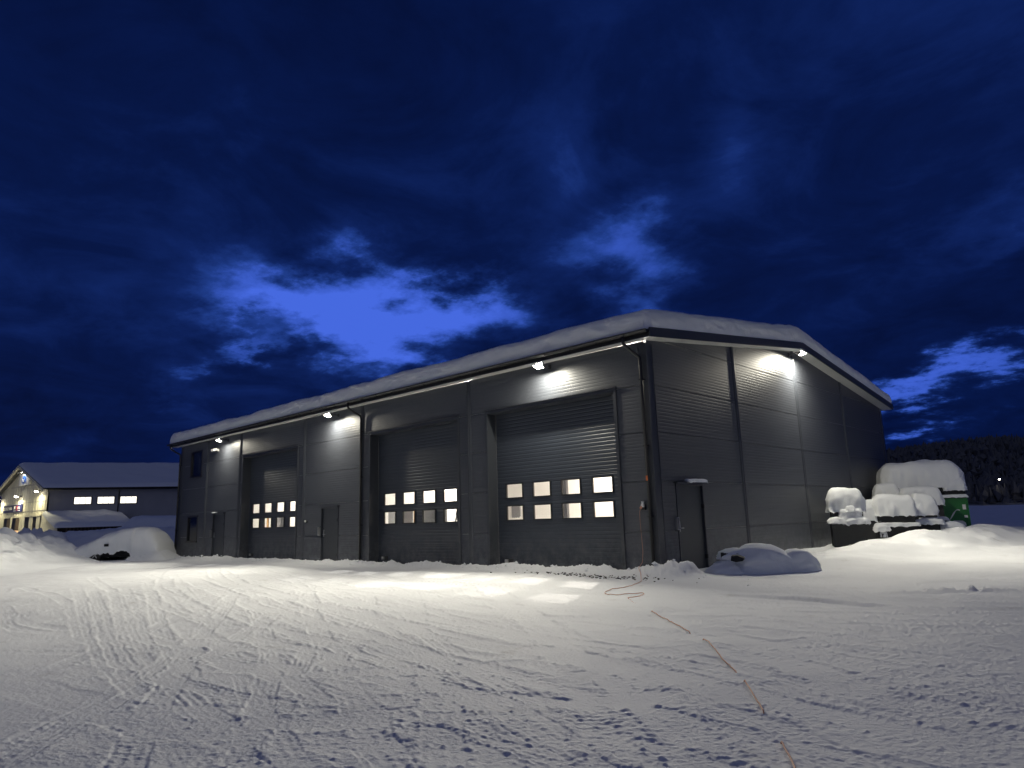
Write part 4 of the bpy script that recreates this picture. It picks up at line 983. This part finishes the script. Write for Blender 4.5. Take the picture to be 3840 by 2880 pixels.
m_ = MB(); m_.prism([GP(0, 0, -.3), GP(GWD, 0, -.3), GP(GWD, 0, EZ), GP(PA, 0, PZ), GP(0, 0, EZ)], -gn_*.3); m_.build('front_wall', 'cream', wh)
m_ = MB()
for a in np.arange(.45, GWD, .9):
    zt_ = EZ+(PZ-EZ)*(1-abs(a-PA)/max(PA, GWD-PA))-.15
    pbox(m_, GP, a-.04, a+.04, 0, .025, 3.6 if a < 7 or a > 8.2 else 1, zt_)
m_.build('cladding_ribs', 'cream', wh)
m_ = MB()
for z in (4.05, 5.05, 7.0): pbox(m_, GP, .1, GWD-.1 if z < 6.6 else 12.5, 0, .03, z, z+.05)
m_.build('joint_strip', 'grey_wall', wh)
m_ = MB(); pbox(m_, SP, 0, LEN, -.3, 0, -.3, EZ); m_.build('side_wall', 'grey_wall', wh)
m_ = MB()
for a in np.arange(.5, 22, .8): pbox(m_, SP, a-.03, a+.03, 0, .02, 3, EZ-.1)
m_.build('cladding_ribs', 'grey_wall', wh)
# roof planes with snow
def roofplane(a0, z0, a1, z1, th, off, name, m, o0=.7):
    p = [Vector(GP(a0, o0, z0+off)), Vector(GP(a1, o0, z1+off))]; L = sd*(LEN)+(-gn_*0)
    mb_ = MB(); mb_.prism([tuple(p[0]), tuple(p[1]), tuple(p[1]+Vector((0, 0, th))), tuple(p[0]+Vector((0, 0, th)))], tuple(L)); return mb_.build(name, m, wh)
roofplane(-.6, EZ-.22, PA, PZ, .12, .03, 'roof', 'black'); roofplane(PA, PZ, GWD+.6, EZ-.22, .12, .031, 'roof', 'black')
roofplane(-.66, EZ-.26, PA, PZ-.02, .16, .0, 'verge_board', 'grey_wall', .74) if False else None
def roofsnow(a0, a1, z0, z1, seed):
    A2, S2 = np.meshgrid(np.linspace(0, 1, 26), np.concatenate([[0, .05, .12, .25, .5], np.arange(1, LEN, .6)]))
    n_ = .06*gn(S2*.5, A2*4, seed)+.03*gn(S2*1.5, A2*9, seed+1); ed = np.clip(np.minimum(np.minimum(S2/.4, 1), np.minimum(A2/.04, 1)), 0, 1)**.5
    Z = z0+(z1-z0)*A2+.16+(.30+n_)*ed; a = a0+(a1-a0)*A2
    a = a+.12*np.where(A2 < .04, gn(S2*1.1, A2, seed+3), 0)
    X = O.x+gd.x*a+gn_.x*.68+sd.x*S2; Y = O.y+gd.y*a+gn_.y*.68+sd.y*S2
    return grid_mesh('roof_snow', X, Y, Z, 'snow_soft', wh)
roofsnow(-.7, PA, EZ-.26, PZ, 201); roofsnow(GWD+.7, PA, EZ-.26, PZ, 205)
m_ = MB()
for a0, a1, z0, z1 in ((-.65, PA, EZ-.24, PZ), (PA, GWD+.65, PZ, EZ-.24)):
    m_.prism([GP(a0, .70, z0-.16), GP(a1, .70, z1-.16), GP(a1, .70, z1+.12), GP(a0, .70, z0+.12)], gn_*.05)
    m_.prism([GP(a0, .0, z0-.02), GP(a1, .0, z1-.02), GP(a1, .70, z1-.02), GP(a0, .70, z0-.02)], (0, 0, .03))
m_.build('barge_board', 'cream', wh)
# front openings
for a0, a1, z1, label in ((11.5, 14.0, 3.42, None), (8.25, 11.05, 3.42, None)):
    m_ = MB(); pbox(m_, GP, a0, a1, .0, .05, -.2, z1); d_ = m_.build('shop_door', 'black', wh)
    m_ = MB(); pbox(m_, GP, a0+.12, (a0+a1)/2, .05, .07, .3, 1.95); m_.build('pane', 'warm_window', d_)
    m_ = MB(); pbox(m_, GP, a0+.12, (a0+a1)/2, .05, .07, 2.0, z1-.1); m_.build('pane', 'brown_wood', d_)
    m_ = MB(); pbox(m_, GP, a0-.1, a0, .0, .09, -.2, z1+.1); pbox(m_, GP, a1, a1+.1, .0, .09, -.2, z1+.1); m_.build('frame', 'cream', d_)
m_ = MB(); pbox(m_, GP, 1.4, 6.6, .0, .04, -.2, 3.42); d_ = m_.build('wide_gate', 'black', wh)
for a in (1.5, 3.9): 
    m_ = MB(); pbox(m_, GP, a, a+1.1, .04, .08, -.2, 3.38); m_.build('leaf', 'cream', d_)
m_ = MB(); pbox(m_, GP, 1.2, 6.8, .0, .12, 3.43, 3.6); m_.build('lintel', 'cream', d_)
# side windows of three panes, downpipe, gutter
for a0 in (2.58, 4.85, 7.1):
    m_ = MB(); pbox(m_, SP, a0-.06, a0+1.72, .0, .06, 4.56, 5.42); wv = m_.build('window', 'black', wh)
    for k in range(3):
        m_ = MB(); pbox(m_, SP, a0+.02+k*.55, a0+.53+k*.55, .06, .07, 4.63, 5.36); m_.build('pane', 'lit_window', wv)
m_ = MB(); m_.tube([SP(7.0, .6, 6.3), SP(6.95, .1, 5.9), SP(6.9, .08, 3.0)], .06, 8); m_.build('downpipe', 'black', wh)
m_ = MB(); m_.tube([SP(0, .62, 6.25), SP(LEN-2, .62, 6.25)], .09, 6); m_.build('gutter', 'black', wh)
m_ = MB(); m_.tube([SP(.1, .55, 6.25), SP(.1, .1, 5.9), SP(.1, .08, .5)], .07, 6); m_.build('downpipe', 'black', wh)
# signs: flat boards on the gable, letters stand a little proud
def basis(a, o, z):  # matrix with x running left to right as one reads it (towards the camera's right)
    x = -gd; zv = Vector((0, 0, 1)); p = Vector(GP(a, o, z))
    M = Matrix(((x.x, zv.x, gn_.x, p.x), (x.y, zv.y, gn_.y, p.y), (x.z, zv.z, gn_.z, p.z), (0, 0, 0, 1))); return M
def text(body, M, size, m, parent, sx=1.0):
    c = bpy.data.curves.new('lettering', 'FONT'); c.body = body; c.size = size; c.extrude = .012; c.space_character = 1.0; c.materials.append(MATS[m])
    tmp = bpy.data.objects.new('lettering_curve', c); COL.objects.link(tmp)
    me = bpy.data.meshes.new_from_object(tmp.evaluated_get(bpy.context.evaluated_depsgraph_get())); bpy.data.objects.remove(tmp)
    o = bpy.data.objects.new('lettering', me); COL.objects.link(o); o.parent = parent; o.matrix_world = M @ Matrix.Diagonal((sx, 1, 1, 1)); return o
bn = thing('banner_sign', 'dark blue banner sign with white lettering and a red X over the shop doors', 'sign')
m_ = MB(); pbox(m_, GP, 7.72, 14.5, .03, .09, 4.1, 4.98); m_.build('board', 'sign_navy', bn)
m_ = MB(); pbox(m_, GP, 7.72, 14.5, .03, .10, 4.98, 5.03); m_.build('edge_strip', 'sign_white', bn)
text('BILSERVICE NORD', basis(14.35, .095, 4.38), .50, 'sign_white', bn, .74)
text('Bil', basis(10.75, .095, 4.42), .58, 'sign_white', bn, 1.25); text('X', basis(9.72, .096, 4.28), .86, 'sign_red', bn, .75); text('tra', basis(9.25, .095, 4.42), .58, 'sign_white', bn, 1.25)
m_ = MB(); pbox(m_, GP, 9.9, 10.8, .09, .10, 4.22, 4.28); pbox(m_, GP, 8.4, 9.2, .09, .10, 4.24, 4.30); m_.build('underline', 'sign_white', bn)
lg = thing('round_logo_sign', 'white board with a round blue emblem lit from above under the warehouse gable', 'sign')
m_ = MB(); pbox(m_, GP, 5.75, 9.3, .04, .22, 7.12, 8.45); m_.build('board', 'sign_white', lg)
M_ = basis(7.53, .225, 7.78)
def disc(r, rx, z, m, nm):
    mb_ = MB(); mb_.poly([tuple(M_ @ Vector((r*rx*math.cos(2*PI*k/32), r*math.sin(2*PI*k/32), z))) for k in range(32)]); return mb_.build(nm, m, lg)
disc(.56, 1.75, .0, 'sign_blue', 'outer_ring'); disc(.50, 1.75, .004, 'sign_white', 'ring_gap'); disc(.46, 1.75, .008, 'sign_blue', 'disc')
text('Ford', M_ @ Matrix.Translation((-.74, -.18, .012)) @ Matrix(((1, .25, 0, 0), (0, 1, 0, 0), (0, 0, 1, 0), (0, 0, 0, 1))), .62, 'sign_white', lg, 1.25)
# wall lamps of the warehouse
for a, z, lb, pw_ in ((15.3, 5.86, 'shining lamp at the left end of the cream gable', 110), (8.5, 5.9, 'shining lamp above the banner sign', 150), (1.8, 6.18, 'shining lamp near the right corner of the cream gable', 150)):
    t = thing('wall_lamp', lb, 'lamp', GP(a, 0, z), 0, 'lamps on the far warehouse')
    Mi = Matrix.Translation(-Vector(GP(a, 0, z)))
    def L(a_, o_, z_): return tuple(Mi @ Vector(GP(a+a_, o_, z+z_)))
    m_ = MB(); m_.tube([L(0, 0, 0), L(0, .35, .05), L(0, .5, .0)], .04, 6); m_.tube([L(0, .5, .10), L(0, .55, -.02)], [.10, .22], 10); m_.build('housing', 'black', t)
    m_ = MB(); m_.tube([L(0, .555, -.03), L(0, .56, -.045), L(0, .565, -.10), L(0, .57, -.15)], [.20, .20, .16, .05], 10); m_.build('bulb', 'lens_small', t)
    area('lamp_light', t, L(0, .62, -.2), tuple(gn_*.35+Vector((0, 0, -1))), .3, pw_, (1, .90, .55))
t = thing('sign_lamp', 'narrow lamp lighting the round emblem board', 'lamp', GP(7.4, .3, 8.62), 0)
Mi = Matrix.Translation(-Vector(GP(7.4, .3, 8.62)))
m_ = MB(); m_.tube([tuple(Mi @ Vector(GP(6.2, .55, 8.62))), tuple(Mi @ Vector(GP(8.9, .55, 8.62)))], .05, 6); m_.tube([tuple(Mi @ Vector(GP(7.5, .0, 8.62))), tuple(Mi @ Vector(GP(7.5, .55, 8.62)))], .03, 5); m_.build('housing', 'sign_white', t)
area('lamp_light', t, tuple(Mi @ Vector(GP(7.4, .75, 8.55))), tuple(-gn_*.45+Vector((0, 0, -1))), .3, 24, (1, .95, .82))
# snow roofed lean-to with dark posts before the warehouse
sh = thing('lean_to_shed', 'low lean-to shed with thick snow roof and dark slatted front by the warehouse corner', 'shed')
def QP(a, b, z): return tuple(O-gd*b+sd*a+gn_*.02+Vector((0, 0, z)))      # a along the warehouse side, b out from it
SW, SL = 3.5, 7.2
def zr(b): return 3.45-b*(3.45-2.15)/SW
m_ = MB(); m_.prism([QP(0, .05, 0), QP(0, SW, 0), QP(0, SW, zr(SW)), QP(0, .05, zr(0))], sd*.12); m_.build('end_wall', 'cream', sh)
m_ = MB(); m_.prism([QP(.05, SW-.5, 0), QP(SL, SW-.5, 0), QP(SL, SW-.5, 2.2), QP(.05, SW-.5, 2.2)], sn_*.06); m_.build('back_wall', 'bark', sh)
m_ = MB(); m_.prism([QP(-.2, 0, zr(0)), QP(-.2, SW+.3, zr(SW+.3)), QP(-.2, SW+.3, zr(SW+.3)+.1), QP(-.2, 0, zr(0)+.1)], sd*(SL+.4)); m_.build('roof', 'black', sh)
for k in range(18):
    m_ = MB(); m_.prism([QP(.9+.34*k, SW, 0), QP(1.05+.34*k, SW, 0), QP(1.05+.34*k, SW, 2.1), QP(.9+.34*k, SW, 2.1)], sn_*.05); m_.build('slat', 'brown_wood', sh)
S2, B2 = np.meshgrid(np.concatenate([[-.30, -.28, -.22, -.1, .1], np.linspace(.3, SL+.2, 60)]), np.concatenate([np.linspace(.0, SW, 26), [SW+.2, SW+.35, SW+.45, SW+.5]]))
ed = np.clip(np.minimum(np.minimum((S2+.30)/.3, (SL+.25-S2)/2.0), (SW+.5-B2)/.4), 0, 1)**.45
Z2 = 3.45-B2*(3.45-2.15)/SW+.08+ed*(.42+.1*gn(S2*.8, B2*.8, 220))
grid_mesh('roof_snow', O.x-gd.x*B2+sd.x*S2+gn_.x*.05, O.y-gd.y*B2+sd.y*S2+gn_.y*.05, Z2, 'snow_soft', sh)

# ---------------------------------------------------------------- wooded hill far right, a thin line of woods round the yard
HX, HY = 70.0, 560.0
def hill_h(X, Y):
    az = np.arctan2(X-CAM.x, Y-CAM.y); d = np.hypot(X-CAM.x, Y-CAM.y)
    prof = np.interp(az, [-1.2, -.6, -.33, -.27, -.22, -.15, -.08, .05, .3, .7], [.020, .030, .052, .070, .0765, .077, .072, .066, .05, .03])
    return 1.4+(prof-.0125)*np.minimum(d, 560)*sst(285, 440, d)+2*fbm(X/60, Y/60, 3, 301)*sst(285, 400, d)-4*(1-sst(270, 310, d))
azs = np.linspace(-.75, .55, 150); ds = np.linspace(125, 780, 60)
AZ, DS = np.meshgrid(azs, ds); HXX = CAM.x+DS*np.sin(AZ); HYY = CAM.y+DS*np.cos(AZ)
tag(grid_mesh('hill', HXX, HYY, hill_h(HXX, HYY), 'hill'), kind='structure')
m_ = MB(); rt_ = random.Random(5)
n_t = 9000
taz = np.array([rt_.uniform(-.38, .12) for _ in range(n_t)]); td = np.array([rt_.uniform(300, 590) for _ in range(n_t)])
tx = CAM.x+td*np.sin(taz); ty = CAM.y+td*np.cos(taz); tz = hill_h(tx, ty)
for x, y, z in zip(tx, ty, tz):
    h = rt_.uniform(3.5, 8); w = h*rt_.uniform(.16, .30); ph = rt_.random()*6; i = len(m_.v); con = rt_.random() < .45
    if con:
        for (zb, zt_, ww) in ((.10, .55, 1.0), (.40, 1.0, .62)):
            j = len(m_.v); m_.v += [(x+w*ww*math.cos(ph+k*1.57), y+w*ww*math.sin(ph+k*1.57), z+h*zb) for k in range(4)]+[(x, y, z+h*zt_)]
            m_.f += [(j+k, j+(k+1) % 4, j+4) for k in range(4)]; m_.mi += [0]*4
    else:
        j = len(m_.v); m_.v += [(x, y, z+h*.15)]+[(x+w*rt_.uniform(.6, 1.3)*math.cos(ph+k*1.26), y+w*rt_.uniform(.6, 1.3)*math.sin(ph+k*1.26), z+h*rt_.uniform(.4, .7)) for k in range(5)]+[(x+w*.3, y, z+h*rt_.uniform(.8, .95))]
        for k in range(5): m_.f += [(j, j+1+(k+1) % 5, j+1+k), (j+1+k, j+1+(k+1) % 5, j+6)]; m_.mi += [0, 0]
tag(m_.build('forest', 'tree'), 'dark leafless woods covering the far hill', 'woods', kind='stuff')
# bush line at the edge of the far snow field and one distant street lamp
for q, (x, y, s_, lb) in enumerate([(2.5, 58, 2.2, 'low dark bush at the edge of the shaded snow field, behind the green container'), (7.5, 62, 1.6, 'low dark bush farther right on the shaded snow field')]):
    t = thing('bush', lb, 'bush', (x, y, ground_z(x, y)-.05)); m_ = MB()
    for k in range(214):
        a = rt_.random()*2*PI; r = s_*math.sqrt(rt_.random()); z = rt_.random()*1.5*(1-(r/s_)**2); px_, py_ = r*math.cos(a)*1.3, r*math.sin(a)*.6; l = .18
        m_.poly([(px_+rt_.uniform(-l, l), py_+rt_.uniform(-l, l), z+rt_.uniform(-l, l)) for _ in range(3)])
    m_.build('foliage', 'tree', t)
    m_ = MB()
    for k in range(7): m_.tube([(rt_.uniform(-.3, .3)*s_, rt_.uniform(-.1, .1)*s_, 0), (rt_.uniform(-.8, .8)*s_, rt_.uniform(-.3, .3)*s_, rt_.uniform(.7, 1.3))], [.03, .01], 4)
    m_.build('stem', 'bark', t)
d_ = Vector((-.1555, .9874, .0288)); p_ = CAM+d_*300
t = thing('street_lamp', 'single tiny lit street lamp far off on the wooded hillside', 'street lamp', (p_.x, p_.y, p_.z-6))
m_ = MB(); m_.tube([(0, 0, 0), (0, 0, 6)], [.08, .05], 6); m_.build('pole', 'black', t)
m_ = MB(); m_.tube([(0, 0, 5.85), (0, 0, 5.9), (0, 0, 6.1), (0, 0, 6.15)], [.1, .25, .25, .1], 8); m_.build('lamp_head', 'lens_small', t)
